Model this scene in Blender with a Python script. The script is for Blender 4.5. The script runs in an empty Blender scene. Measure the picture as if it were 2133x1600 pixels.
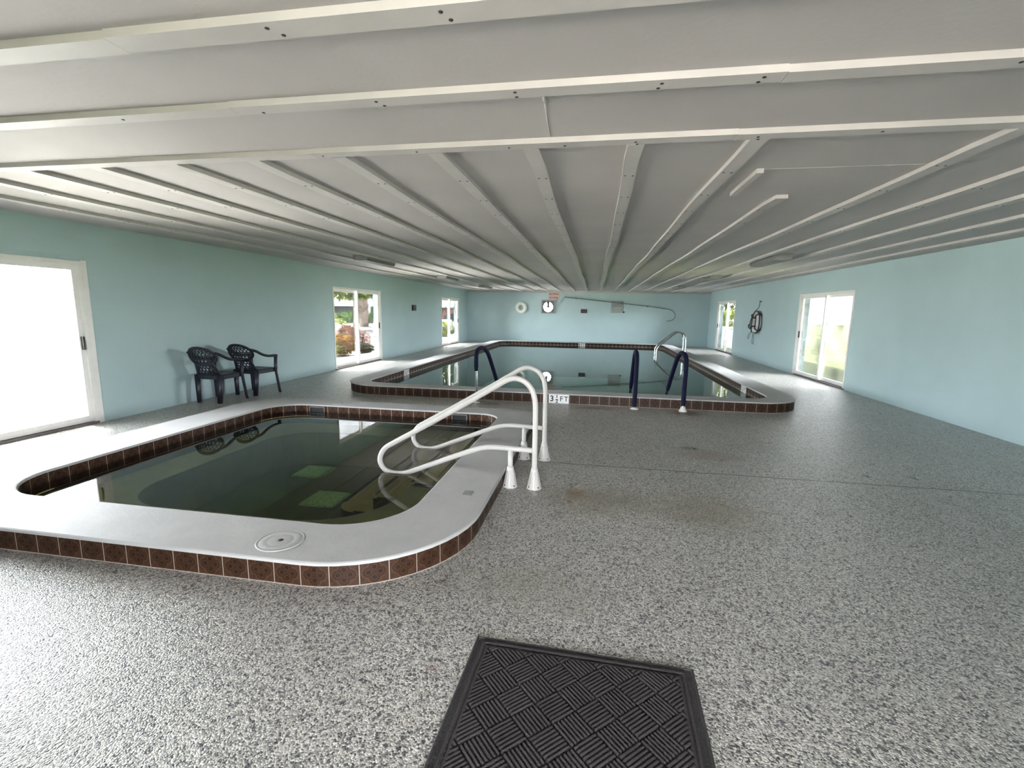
import bpy, bmesh, math, random
from mathutils import Vector, Matrix
random.seed(7)
PI = math.pi
SC = bpy.context.scene
COL = SC.collection

# ------------------------------------------------------------------ materials
MATS = {}
def new_mat(name):
    m = bpy.data.materials.new(name); m.use_nodes = True
    m.node_tree.nodes.clear(); MATS[name] = m
    nt = m.node_tree
    out = nt.nodes.new('ShaderNodeOutputMaterial')
    return m, nt, out
def N(nt, typ, **kw):
    n = nt.nodes.new(typ)
    for k, v in kw.items():
        if k.startswith('i_'):
            n.inputs[k[2:].replace('_', ' ')].default_value = v
        else: setattr(n, k, v)
    return n
def lk(nt, a, b): nt.links.new(a, b)
def math_n(nt, op, a, b=None, c=None):
    n = nt.nodes.new('ShaderNodeMath'); n.operation = op
    for i, v in enumerate((a, b, c)):
        if v is None: continue
        if isinstance(v, (int, float)): n.inputs[i].default_value = v
        else: nt.links.new(v, n.inputs[i])
    return n.outputs[0]
def mixc(nt, f, a, b, typ='MIX'):
    n = nt.nodes.new('ShaderNodeMix'); n.data_type = 'RGBA'; n.blend_type = typ
    for s, v in ((0, f), (6, a), (7, b)):
        if isinstance(v, (int, float)): n.inputs[s].default_value = v
        elif isinstance(v, (tuple, list)): n.inputs[s].default_value = (*v, 1) if len(v) == 3 else v
        else: nt.links.new(v, n.inputs[s])
    return n.outputs[2]
def ramp(nt, fac, stops, interp='LINEAR'):
    n = nt.nodes.new('ShaderNodeValToRGB'); cr = n.color_ramp; cr.interpolation = interp
    while len(cr.elements) < len(stops): cr.elements.new(0.5)
    for e, (p, c) in zip(cr.elements, stops):
        e.position = p; e.color = (*c, 1) if len(c) == 3 else c
    nt.links.new(fac, n.inputs[0]); return n.outputs[0]
def obj_co(nt): return N(nt, 'ShaderNodeTexCoord').outputs['Object']
def noise(nt, scale, detail=3, rough=0.5, co=None):
    n = N(nt, 'ShaderNodeTexNoise'); n.inputs['Scale'].default_value = scale
    n.inputs['Detail'].default_value = detail; n.inputs['Roughness'].default_value = rough
    lk(nt, co if co is not None else obj_co(nt), n.inputs['Vector']); return n.outputs['Fac']
def bump(nt, h, strength=0.3, dist=0.01):
    b = N(nt, 'ShaderNodeBump'); b.inputs['Strength'].default_value = strength
    b.inputs['Distance'].default_value = dist; lk(nt, h, b.inputs['Height']); return b.outputs['Normal']
def pbsdf(nt, out, col, rough=0.5, metal=0.0, normal=None, spec=0.5):
    p = N(nt, 'ShaderNodeBsdfPrincipled')
    if isinstance(col, (tuple, list)): p.inputs['Base Color'].default_value = (*col, 1)
    else: lk(nt, col, p.inputs['Base Color'])
    if isinstance(rough, (int, float)): p.inputs['Roughness'].default_value = rough
    else: lk(nt, rough, p.inputs['Roughness'])
    p.inputs['Metallic'].default_value = metal
    p.inputs['Specular IOR Level'].default_value = spec
    if normal is not None: lk(nt, normal, p.inputs['Normal'])
    lk(nt, p.outputs[0], out.inputs[0]); return p
def simple(name, col, rough=0.5, metal=0.0, var=0.12, scale=8.0, bmp=0.0, bscale=60, spec=0.5):
    m, nt, out = new_mat(name)
    f = noise(nt, scale, 4)
    a = tuple(max(0, c * (1 - var)) for c in col); b = tuple(min(1, c * (1 + var)) for c in col)
    c = ramp(nt, f, [(0.3, a), (0.7, b)])
    nrm = bump(nt, noise(nt, bscale, 3), bmp, 0.01) if bmp else None
    pbsdf(nt, out, c, rough, metal, nrm, spec); return m

simple('ceiling_paint', (0.485, 0.462, 0.450), 0.75, var=0.05, scale=1.2, bmp=0.12, bscale=45)
simple('batten_paint', (0.55, 0.525, 0.505), 0.6, var=0.06, scale=3, bmp=0.1, bscale=30)
simple('nail_dark', (0.035, 0.03, 0.03), 0.6)
simple('white_metal', (0.80, 0.79, 0.77), 0.4, var=0.04)
simple('grey_metal', (0.30, 0.31, 0.30), 0.45, 0.2)
simple('dark_sill', (0.16, 0.15, 0.145), 0.5)
simple('powder_white', (0.52, 0.505, 0.485), 0.33, var=0.05, scale=5)
simple('chrome', (0.62, 0.64, 0.64), 0.16, 1.0, var=0.05)
simple('foam_navy', (0.0035, 0.0055, 0.025), 0.75, var=0.2, scale=20, spec=0.2)
simple('escutcheon_white', (0.72, 0.70, 0.64), 0.4)
simple('resin_black', (0.016, 0.018, 0.030), 0.36, var=0.2, scale=15)
simple('black', (0.012, 0.012, 0.012), 0.5)
simple('bolt_dark', (0.03, 0.028, 0.025), 0.5)
simple('sign_white', (0.78, 0.78, 0.78), 0.4, var=0.03)
simple('letter_black', (0.015, 0.015, 0.016), 0.5)
simple('sign_pink', (0.60, 0.42, 0.38), 0.5, var=0.12, scale=30)
simple('letter_red', (0.22, 0.065, 0.05), 0.5)
simple('plaque_red', (0.035, 0.004, 0.006), 0.4)
simple('plaque_dark', (0.012, 0.008, 0.009), 0.4)
simple('foam_white', (0.74, 0.78, 0.72), 0.6, var=0.04)
simple('ring_white', (0.66, 0.64, 0.64), 0.55, var=0.08)
simple('rope_dark', (0.045, 0.042, 0.045), 0.8)
simple('rope_grey', (0.22, 0.27, 0.27), 0.8)
simple('pole_metal', (0.20, 0.23, 0.22), 0.45, 0.3)
simple('bark', (0.2040, 0.1496, 0.1224), 0.9, var=0.35, scale=12, bmp=0.6, bscale=14)
simple('house_wall', (0.0900, 0.0900, 0.0975), 0.8)
simple('house_white', (0.52, 0.52, 0.52), 0.7)
simple('house_window', (0.02, 0.018, 0.024), 0.2)
simple('road_asphalt', (0.27, 0.26, 0.26), 0.9)
simple('porch_concrete', (0.20, 0.195, 0.19), 0.85)
simple('garden_concrete', (0.50, 0.485, 0.48), 0.85)
simple('mulch', (0.12, 0.085, 0.065), 0.9, var=0.4, scale=25)
simple('wall_block_outside', (0.36, 0.42, 0.47), 0.8)
simple('cart_white', (0.62, 0.62, 0.62), 0.4)
simple('motor_black', (0.010, 0.012, 0.013), 0.6)
simple('vent_grey', (0.17, 0.17, 0.165), 0.55, 0.0)
simple('vent_frame', (0.33, 0.34, 0.34), 0.5)
simple('shutter_grey', (0.34, 0.38, 0.37), 0.6)
simple('lens_grey', (0.22, 0.22, 0.205), 0.5, var=0.1, scale=30)
simple('fixture_housing', (0.13, 0.13, 0.125), 0.5)
simple('fixture_cap', (0.30, 0.295, 0.28), 0.4)

def leaf(name, col):
    m, nt, out = new_mat(name); f = noise(nt, 3, 4)
    c = ramp(nt, f, [(0.3, tuple(v * 0.65 for v in col)), (0.7, tuple(v * 1.35 for v in col))])
    p = N(nt, 'ShaderNodeBsdfPrincipled'); p.inputs['Roughness'].default_value = 0.6; lk(nt, c, p.inputs['Base Color'])
    t = N(nt, 'ShaderNodeBsdfTranslucent'); lk(nt, c, t.inputs[0])
    mx = N(nt, 'ShaderNodeMixShader'); mx.inputs[0].default_value = 0.45
    lk(nt, p.outputs[0], mx.inputs[1]); lk(nt, t.outputs[0], mx.inputs[2]); lk(nt, mx.outputs[0], out.inputs[0])
def grass_mat():
    m, nt, out = new_mat('lawn_grass')
    c = ramp(nt, noise(nt, 2.5, 5), [(0.3, (0.26, 0.25, 0.215)), (0.7, (0.35, 0.335, 0.295))])
    pbsdf(nt, out, c, 0.9)
grass_mat()
leaf('leaf_green', (0.0765, 0.1275, 0.0272))
leaf('leaf_yellow', (0.27, 0.29, 0.04))
leaf('leaf_dark', (0.0340, 0.0561, 0.0221))
leaf('leaf_orange', (0.2720, 0.0850, 0.0425))
leaf('leaf_red', (0.1870, 0.0765, 0.0680))

simple('green_grass', (0.10, 0.112, 0.05), 0.9, var=0.3, scale=2)
def wall_mat():
    m, nt, out = new_mat('wall_teal')
    co = obj_co(nt)
    sp = N(nt, 'ShaderNodeSeparateXYZ'); lk(nt, co, sp.inputs[0])
    xy = math_n(nt, 'ADD', sp.outputs[0], sp.outputs[1])
    cb = N(nt, 'ShaderNodeCombineXYZ'); lk(nt, xy, cb.inputs[0]); lk(nt, sp.outputs[2], cb.inputs[1])
    br = N(nt, 'ShaderNodeTexBrick')
    br.inputs['Scale'].default_value = 1.0; br.inputs['Brick Width'].default_value = 0.406
    br.inputs['Row Height'].default_value = 0.203; br.inputs['Mortar Size'].default_value = 0.006
    br.inputs['Mortar Smooth'].default_value = 0.6
    br.inputs['Color1'].default_value = (1, 1, 1, 1); br.inputs['Color2'].default_value = (1, 1, 1, 1)
    br.inputs['Mortar'].default_value = (0, 0, 0, 1)
    lk(nt, cb.outputs[0], br.inputs['Vector'])
    n1 = noise(nt, 1.3, 4, co=co); n2 = noise(nt, 90, 2, co=co)
    c = ramp(nt, n1, [(0.3, (0.425, 0.560, 0.585)), (0.7, (0.455, 0.595, 0.62))])
    h = math_n(nt, 'ADD', math_n(nt, 'MULTIPLY', br.outputs['Color'], 0.5), math_n(nt, 'MULTIPLY', n2, 0.25))
    pbsdf(nt, out, c, 0.55, 0, bump(nt, h, 0.25, 0.006))
wall_mat()

STAINS = [(-0.1, 3.68, 0.10, 0.13, (0.22, 0.105, 0.05), 0.65), (0.05, 3.6, 0.55, 0.35, (0.20, 0.165, 0.10), 0.38),
          (1.20, 5.06, 0.42, 0.28, (0.24, 0.17, 0.12), 0.40), (1.08, 5.28, 0.10, 0.10, (0.05, 0.045, 0.04), 0.55),
          (0.90, 3.55, 0.50, 0.42, (0.21, 0.165, 0.10), 0.36), (1.38, 7.2, 0.28, 0.22, (0.10, 0.065, 0.04), 0.7),
          (-0.6, 1.67, 0.035, 0.045, (0.19, 0.12, 0.09), 0.35), (-0.25, 2.3, 0.5, 0.3, (0.27, 0.25, 0.20), 0.3),
          (-1.6, 7.2, 0.2, 0.14, (0.07, 0.06, 0.05), 0.5), (0.0, 7.25, 0.3, 0.12, (0.14, 0.10, 0.07), 0.4)]
def floor_mat():
    m, nt, out = new_mat('floor_pebble')
    co = obj_co(nt)
    v1 = N(nt, 'ShaderNodeTexVoronoi'); v1.inputs['Scale'].default_value = 150; lk(nt, co, v1.inputs['Vector'])
    sx = N(nt, 'ShaderNodeSeparateColor'); lk(nt, v1.outputs['Color'], sx.inputs[0])
    fleck = ramp(nt, sx.outputs[0], [(0.0, (0.094, 0.091, 0.094)), (0.13, (0.239, 0.232, 0.220)), (0.34, (0.401, 0.386, 0.357)),
                                     (0.64, (0.552, 0.533, 0.495)), (0.90, (0.694, 0.672, 0.627))], 'CONSTANT')
    v2 = N(nt, 'ShaderNodeTexVoronoi'); v2.inputs['Scale'].default_value = 80; lk(nt, co, v2.inputs['Vector'])
    sy = N(nt, 'ShaderNodeSeparateColor'); lk(nt, v2.outputs['Color'], sy.inputs[0])
    big = math_n(nt, 'LESS_THAN', sy.outputs[1], 0.06)
    fleck = mixc(nt, math_n(nt, 'MULTIPLY', big, 0.75), fleck, (0.045, 0.045, 0.06))
    lg = noise(nt, 0.9, 4, 0.6, co)
    tone = ramp(nt, lg, [(0.3, (0.93, 0.93, 0.93)), (0.7, (1.06, 1.06, 1.05))])
    c = mixc(nt, 1.0, fleck, tone, 'MULTIPLY')
    sp = N(nt, 'ShaderNodeSeparateXYZ'); lk(nt, co, sp.inputs[0])
    wob = math_n(nt, 'MULTIPLY', math_n(nt, 'SUBTRACT', noise(nt, 9, 4, 0.6, co), 0.5), 1.6)
    for (sx_, sy_, rx, ry, col, amt) in STAINS:
        dx = math_n(nt, 'DIVIDE', math_n(nt, 'SUBTRACT', sp.outputs[0], sx_), rx)
        dy = math_n(nt, 'DIVIDE', math_n(nt, 'SUBTRACT', sp.outputs[1], sy_), ry)
        d = math_n(nt, 'SQRT', math_n(nt, 'ADD', math_n(nt, 'MULTIPLY', dx, dx), math_n(nt, 'MULTIPLY', dy, dy)))
        d = math_n(nt, 'ADD', d, wob)
        mr = N(nt, 'ShaderNodeMapRange'); mr.interpolation_type = 'SMOOTHSTEP'
        lk(nt, d, mr.inputs[0]); mr.inputs[1].default_value = 1.25; mr.inputs[2].default_value = 0.1
        mr.inputs[3].default_value = 0; mr.inputs[4].default_value = min(0.9, amt * 1.35)
        c = mixc(nt, mr.outputs[0], c, col)
    # hairline joint across the slab
    jy = math_n(nt, 'ADD', 4.455, math_n(nt, 'MULTIPLY', math_n(nt, 'SUBTRACT', noise(nt, 3, 3, 0.5, co), 0.5), 0.03))
    jm = math_n(nt, 'LESS_THAN', math_n(nt, 'ABSOLUTE', math_n(nt, 'SUBTRACT', sp.outputs[1], jy)), 0.011)
    jm = math_n(nt, 'MULTIPLY', jm, math_n(nt, 'GREATER_THAN', sp.outputs[0], -0.6))
    c = mixc(nt, math_n(nt, 'MULTIPLY', jm, 0.75), c, (0.05, 0.05, 0.045))
    hb = math_n(nt, 'ADD', math_n(nt, 'MULTIPLY', v1.outputs['Distance'], -0.5), noise(nt, 14, 4, 0.6, co))
    ro = ramp(nt, noise(nt, 5, 4, 0.6, co), [(0.3, (0.27,) * 3), (0.75, (0.42,) * 3)])
    pbsdf(nt, out, c, ro, 0, bump(nt, hb, 0.45, 0.012), 0.5)
floor_mat()

def coping_mat():
    m, nt, out = new_mat('coping_paint')
    co = obj_co(nt)
    c = ramp(nt, noise(nt, 3.0, 5, 0.6, co), [(0.25, (0.40, 0.40, 0.40)), (0.75, (0.49, 0.485, 0.48))])
    h = math_n(nt, 'ADD', noise(nt, 25, 5, 0.6, co), math_n(nt, 'MULTIPLY', noise(nt, 160, 2, 0.5, co), 0.4))
    pbsdf(nt, out, c, 0.62, 0, bump(nt, h, 0.28, 0.006), 0.3)
coping_mat()

def tile_mat(name, k, wl):
    m, nt, out = new_mat(name)
    uv = N(nt, 'ShaderNodeTexCoord').outputs['UV']
    sp = N(nt, 'ShaderNodeSeparateXYZ'); lk(nt, uv, sp.inputs[0])
    fx = math_n(nt, 'SUBTRACT', math_n(nt, 'FRACT', sp.outputs[0]), 0.5)
    fy = math_n(nt, 'MULTIPLY', math_n(nt, 'SUBTRACT', sp.outputs[1], 0.5), 0.9)
    ax = math_n(nt, 'ABSOLUTE', fx); ay = math_n(nt, 'ABSOLUTE', fy)
    mx = math_n(nt, 'MAXIMUM', ax, ay); mn = math_n(nt, 'MINIMUM', ax, ay)
    q = math_n(nt, 'SUBTRACT', mx, 0.2)
    dl = math_n(nt, 'SQRT', math_n(nt, 'ADD', math_n(nt, 'MULTIPLY', q, q), math_n(nt, 'MULTIPLY', mn, mn)))
    r = math_n(nt, 'SQRT', math_n(nt, 'ADD', math_n(nt, 'MULTIPLY', fx, fx), math_n(nt, 'MULTIPLY', fy, fy)))
    co = obj_co(nt)
    nz = noise(nt, 40, 4, 0.6, co)
    base = ramp(nt, nz, [(0.3, (0.044, 0.0185, 0.0095)), (0.7, (0.092, 0.042, 0.022))])
    inside = math_n(nt, 'LESS_THAN', dl, 0.205)
    base = mixc(nt, math_n(nt, 'MULTIPLY', inside, 0.55), base, (0.026, 0.009, 0.0045))
    def ring(src, c0, w):
        return math_n(nt, 'LESS_THAN', math_n(nt, 'ABSOLUTE', math_n(nt, 'SUBTRACT', src, c0)), w)
    for src, c0, w, a, col in ((dl, 0.225, 0.011, 0.55, (0.17, 0.10, 0.052)), (dl, 0.185, 0.006, 0.5, (0.125, 0.064, 0.032)),
                               (dl, 0.10, 0.012, 0.5, (0.13, 0.066, 0.03)), (dl, 0.045, 0.022, 0.75, (0.012, 0.005, 0.003)),
                               (r, 0.085, 0.012, 0.45, (0.065, 0.034, 0.019))):
        base = mixc(nt, math_n(nt, 'MULTIPLY', ring(src, c0, w), a), base, col)
    # quarter arcs near the corners
    cx = math_n(nt, 'SUBTRACT', 0.5, ax); cy = math_n(nt, 'SUBTRACT', 0.45, ay)
    dc = math_n(nt, 'SQRT', math_n(nt, 'ADD', math_n(nt, 'MULTIPLY', cx, cx), math_n(nt, 'MULTIPLY', cy, cy)))
    base = mixc(nt, math_n(nt, 'MULTIPLY', ring(dc, 0.14, 0.009), 0.5), base, (0.085, 0.055, 0.036))
    grout = math_n(nt, 'GREATER_THAN', ax, 0.484)
    grout = math_n(nt, 'MAXIMUM', grout, math_n(nt, 'LESS_THAN', sp.outputs[1], 0.04))
    base = mixc(nt, grout, base, (0.46, 0.40, 0.35))
    # chips
    chip = math_n(nt, 'GREATER_THAN', noise(nt, 9, 5, 0.75, co), 0.72)
    base = mixc(nt, math_n(nt, 'MULTIPLY', chip, 0.8), base, (0.36, 0.30, 0.26))
    if wl is not None:                                            # lime crust creeping up the joints from the waterline
        v = sp.outputs[1]
        tri = math_n(nt, 'LESS_THAN', math_n(nt, 'SUBTRACT', 0.5, ax), math_n(nt, 'MULTIPLY', math_n(nt, 'SUBTRACT', wl + 0.42, v), 0.62))
        line = math_n(nt, 'LESS_THAN', math_n(nt, 'ABSOLUTE', math_n(nt, 'SUBTRACT', v, wl + 0.05)), 0.06)
        msk = math_n(nt, 'MULTIPLY', math_n(nt, 'MAXIMUM', tri, line), ramp(nt, noise(nt, 0.8, 3, 0.5, co), [(0.35, (0.25,) * 3), (0.6, (0.95,) * 3)]))
        base = mixc(nt, msk, base, (0.44, 0.37, 0.32))
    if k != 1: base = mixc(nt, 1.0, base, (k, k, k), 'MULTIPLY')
    h = math_n(nt, 'SUBTRACT', 1, grout)
    pbsdf(nt, out, base, 0.5, 0, bump(nt, h, 0.4, 0.003), 0.25)
tile_mat('ornate_tile', 0.66, None); tile_mat('shaded_pool_waterline_tile', 0.55, 0.22); tile_mat('spa_waterline_tile', 0.9, None)  # pool waterline tiles multiplied darker: painted shade for the unlit inner wall

def plaster(name, ca, cb, rough=0.7):
    m, nt, out = new_mat(name)
    c = ramp(nt, noise(nt, 3, 5, 0.6), [(0.3, ca), (0.7, cb)])
    pbsdf(nt, out, c, rough)
plaster('pool_plaster', (0.30, 0.52, 0.50), (0.36, 0.58, 0.56))
plaster('spa_bench_plaster', (0.36, 0.36, 0.25), (0.44, 0.43, 0.31))
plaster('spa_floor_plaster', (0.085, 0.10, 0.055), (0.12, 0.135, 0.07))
plaster('spa_step_plaster', (0.42, 0.36, 0.21), (0.52, 0.44, 0.26))
plaster('dark_nosing_shaded_riser', (0.02, 0.018, 0.014), (0.03, 0.026, 0.02))

def drain_mat():
    m, nt, out = new_mat('drain_grate')
    co = obj_co(nt)
    v = N(nt, 'ShaderNodeTexVoronoi'); v.inputs['Scale'].default_value = 38; lk(nt, co, v.inputs['Vector'])
    c = ramp(nt, v.outputs['Distance'], [(0.1, (0.20, 0.42, 0.18)), (0.6, (0.42, 0.70, 0.36))])
    pbsdf(nt, out, c, 0.7)
drain_mat()

def water_mat(name, tint, bscale, bstr):
    m, nt, out = new_mat(name)
    co = obj_co(nt)
    nrm = bump(nt, noise(nt, bscale, 2, 0.5, co), bstr, 0.02)
    fr = N(nt, 'ShaderNodeFresnel'); fr.inputs['IOR'].default_value = 1.333; lk(nt, nrm, fr.inputs['Normal'])
    t = N(nt, 'ShaderNodeBsdfTransparent'); t.inputs[0].default_value = (*tint, 1)
    g = N(nt, 'ShaderNodeBsdfGlossy'); g.inputs['Roughness'].default_value = 0.015
    g.inputs['Color'].default_value = (1, 1, 1, 1); lk(nt, nrm, g.inputs['Normal'])
    mx = N(nt, 'ShaderNodeMixShader'); lk(nt, fr.outputs[0], mx.inputs[0])
    lk(nt, t.outputs[0], mx.inputs[1]); lk(nt, g.outputs[0], mx.inputs[2]); lk(nt, mx.outputs[0], out.inputs[0])
water_mat('pool_water', (0.55, 0.80, 0.76), 1.1, 0.012)
water_mat('spa_water', (0.70, 0.74, 0.58), 1.6, 0.03)

def glass_mat():
    m, nt, out = new_mat('door_glass')
    fr = N(nt, 'ShaderNodeFresnel'); fr.inputs['IOR'].default_value = 1.5
    t = N(nt, 'ShaderNodeBsdfTransparent'); t.inputs[0].default_value = (0.95, 0.965, 0.955, 1)
    g = N(nt, 'ShaderNodeBsdfGlossy'); g.inputs['Roughness'].default_value = 0.0
    sm = N(nt, 'ShaderNodeTexCoord')
    f = math_n(nt, 'MULTIPLY', fr.outputs[0], math_n(nt, 'ADD', 0.9, math_n(nt, 'MULTIPLY', noise(nt, 2, 2, 0.5, sm.outputs['Object']), 0.1)))
    mx = N(nt, 'ShaderNodeMixShader'); lk(nt, f, mx.inputs[0])
    lk(nt, t.outputs[0], mx.inputs[1]); lk(nt, g.outputs[0], mx.inputs[2]); lk(nt, mx.outputs[0], out.inputs[0])
glass_mat()

def mat_pile():
    m, nt, out = new_mat('mat_pile')
    co = obj_co(nt)
    c = ramp(nt, noise(nt, 260, 3, 0.7, co), [(0.3, (0.020, 0.0175, 0.0185)), (0.7, (0.082, 0.073, 0.075))])
    c = mixc(nt, 1.0, c, ramp(nt, noise(nt, 5, 3, 0.5, co), [(0.3, (0.85,) * 3), (0.7, (1.12,) * 3)]), 'MULTIPLY')
    pbsdf(nt, out, c, 0.95, 0, bump(nt, noise(nt, 300, 2, 0.6, co), 0.6, 0.004), 0.2)
mat_pile()
simple('mat_rubber', (0.038, 0.035, 0.037), 0.75, var=0.3, scale=120, bmp=0.4, bscale=200)

# ------------------------------------------------------------------ mesh helpers
class MB:
    def __init__(s): s.v = []; s.f = []; s.m = []; s.sm = []; s.uv = {}
    def add(s, vs, fs, mi=0, smooth=False):
        o = len(s.v); s.v += [tuple(v) for v in vs]
        for f in fs: s.f.append([i + o for i in f]); s.m.append(mi); s.sm.append(smooth)
        return o
    def box(s, x0, x1, y0, y1, z0, z1, mi=0):
        vs = [(x, y, z) for z in (z0, z1) for (x, y) in ((x0, y0), (x1, y0), (x1, y1), (x0, y1))]
        s.add(vs, [(3, 2, 1, 0), (4, 5, 6, 7), (0, 1, 5, 4), (1, 2, 6, 5), (2, 3, 7, 6), (3, 0, 4, 7)], mi)
    def bbox(s, x0, x1, y0, y1, z0, z1, b=0.004, mi=0):          # a box with chamfered top edges
        vs = [(x0, y0, z0), (x1, y0, z0), (x1, y1, z0), (x0, y1, z0), (x0, y0, z1 - b), (x1, y0, z1 - b), (x1, y1, z1 - b), (x0, y1, z1 - b),
              (x0 + b, y0 + b, z1), (x1 - b, y0 + b, z1), (x1 - b, y1 - b, z1), (x0 + b, y1 - b, z1)]
        fs = [(3, 2, 1, 0), (8, 9, 10, 11)]
        for k in (0, 4):
            for i in range(4): j = (i + 1) % 4; fs.append((k + i, k + j, k + 4 + j, k + 4 + i))
        s.add(vs, fs, mi)
    def quad(s, a, b, c, d, mi=0): s.add([a, b, c, d], [(0, 1, 2, 3)], mi)
    def tube(s, path, r, n=12, mi=0, cap=True, flat=None, hint=(0, 0, 1), closed=False):
        P = [Vector(p) for p in path]; k = len(P)
        R = r if isinstance(r, (list, tuple)) else [r] * k
        T = []
        for i in range(k):
            if closed: t = P[(i + 1) % k] - P[i - 1]
            else: t = P[min(i + 1, k - 1)] - P[max(i - 1, 0)]
            T.append(t.normalized() if t.length > 1e-9 else Vector((0, 0, 1)))
        u = Vector(hint); u = u - T[0] * u.dot(T[0])
        if u.length < 1e-3: u = Vector((1, 0, 0)) - T[0] * T[0].x
        if u.length < 1e-3: u = Vector((0, 1, 0))
        u.normalize(); vs = []
        for i in range(k):
            u = u - T[i] * u.dot(T[i]); u.normalize(); w = T[i].cross(u)
            a, b = (R[i], R[i]) if flat is None else (R[i] * flat[0], R[i] * flat[1])
            for j in range(n):
                an = 2 * PI * j / n; vs.append(P[i] + u * (math.cos(an) * a) + w * (math.sin(an) * b))
        fs = []
        for i in range(k if closed else k - 1):
            i2 = (i + 1) % k
            for j in range(n):
                j2 = (j + 1) % n; fs.append((i * n + j, i * n + j2, i2 * n + j2, i2 * n + j))
        if cap and not closed:
            fs.append(tuple(range(n))[::-1]); fs.append(tuple((k - 1) * n + j for j in range(n)))
        s.add(vs, fs, mi, True)
    def lathe(s, prof, c, n=24, mi=0, axis='z', smooth=True):
        vs = []; k = len(prof)
        for (r, h) in prof:
            for j in range(n):
                a = 2 * PI * j / n; p = (r * math.cos(a), r * math.sin(a), h)
                if axis == 'y': p = (p[0], p[2], p[1])
                if axis == 'x': p = (p[2], p[0], p[1])
                vs.append((c[0] + p[0], c[1] + p[1], c[2] + p[2]))
        fs = [(i * n + j, i * n + (j + 1) % n, (i + 1) * n + (j + 1) % n, (i + 1) * n + j) for i in range(k - 1) for j in range(n)]
        if prof[0][0] > 1e-6: fs.append(tuple(range(n))[::-1])
        if prof[-1][0] > 1e-6: fs.append(tuple((k - 1) * n + j for j in range(n)))
        s.add(vs, fs, mi, smooth)
    def loops(s, rings, mi=0, close_ends=False, smooth=False):    # rings: equally long closed loops of 3D points
        n = len(rings[0]); vs = [p for r in rings for p in r]; fs = []
        for i in range(len(rings) - 1):
            for j in range(n):
                j2 = (j + 1) % n; fs.append((i * n + j, i * n + j2, (i + 1) * n + j2, (i + 1) * n + j))
        if close_ends: 
            for j in range(n):
                j2 = (j + 1) % n; i = len(rings) - 1; fs.append((i * n + j, i * n + j2, j2, j))
        s.add(vs, fs, mi, smooth)
    def build(s, name, mats, parent=None, origin=None, fix=True):
        org = Vector(origin) if origin is not None else (parent_world(parent) if parent is not None else Vector((0, 0, 0)))
        me = bpy.data.meshes.new(name)
        me.from_pydata([tuple(Vector(v) - org) for v in s.v], [], s.f)
        for mm in (mats if isinstance(mats, (list, tuple)) else [mats]): me.materials.append(MATS[mm])
        for p, mi, sm in zip(me.polygons, s.m, s.sm): p.material_index = mi; p.use_smooth = sm
        if fix:
            bm = bmesh.new(); bm.from_mesh(me); bmesh.ops.recalc_face_normals(bm, faces=bm.faces); bm.to_mesh(me); bm.free()
        o = bpy.data.objects.new(name, me); COL.objects.link(o)
        if parent is not None: o.parent = parent
        if parent is None and origin is not None: o.location = org
        return o
def parent_world(o):
    l = Vector((0, 0, 0))
    while o is not None: l += Vector(o.location); o = o.parent
    return l
def tag(o, label, cat, group=None, kind=None):
    o['label'] = label; o['category'] = cat
    if group: o['group'] = group
    if kind: o['kind'] = kind
    return o
def struct(o): o['kind'] = 'structure'; return o
def empty(name, loc=(0, 0, 0), rz=0.0):
    o = bpy.data.objects.new(name, None); COL.objects.link(o); o.location = loc; o.rotation_euler = (0, 0, rz)
    o.empty_display_size = 0.1; return o
def copy_tree(o, parent=None):
    c = o.copy(); COL.objects.link(c); c.parent = parent
    for ch in list(o.children): copy_tree(ch, c)
    return c
def rrect(x0, x1, y0, y1, r, z, d=0.0, n=10, rmin=0.02):
    """closed loop; r = radii at front-right, back-right, back-left, front-left; d insets the loop"""
    x0 += d; x1 -= d; y0 += d; y1 -= d
    rr = [max(rmin, q - d) for q in r]
    cs = [(x1 - rr[0], y0 + rr[0], -PI / 2, rr[0]), (x1 - rr[1], y1 - rr[1], 0, rr[1]), (x0 + rr[2], y1 - rr[2], PI / 2, rr[2]), (x0 + rr[3], y0 + rr[3], PI, rr[3])]
    pts = []
    for cx, cy, a0, q in cs:
        for i in range(n + 1):
            a = a0 + PI / 2 * i / n; pts.append((cx + q * math.cos(a), cy + q * math.sin(a), z))
    return pts
def smooth_path(pts, step=0.02):
    P = [Vector(p) for p in pts]; out = []
    for i in range(len(P) - 1):
        p0 = P[max(i - 1, 0)]; p1 = P[i]; p2 = P[i + 1]; p3 = P[min(i + 2, len(P) - 1)]
        k = max(2, int((p2 - p1).length / step))
        for j in range(k):
            t = j / k
            out.append(0.5 * ((2 * p1) + (p2 - p0) * t + (2 * p0 - 5 * p1 + 4 * p2 - p3) * t * t + (3 * p1 - p0 - 3 * p2 + p3) * t ** 3))
    out.append(P[-1]); return out
def fillet(pts, r, n=6):
    P = [Vector(p) for p in pts]; out = [P[0]]
    for i in range(1, len(P) - 1):
        a = (P[i - 1] - P[i]); b = (P[i + 1] - P[i]); q = min(r, a.length * 0.48, b.length * 0.48)
        A = P[i] + a.normalized() * q; B = P[i] + b.normalized() * q
        for j in range(n + 1):
            t = j / n; out.append(A * (1 - t) ** 2 + P[i] * 2 * t * (1 - t) + B * t * t)
    out.append(P[-1]); return out
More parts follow.
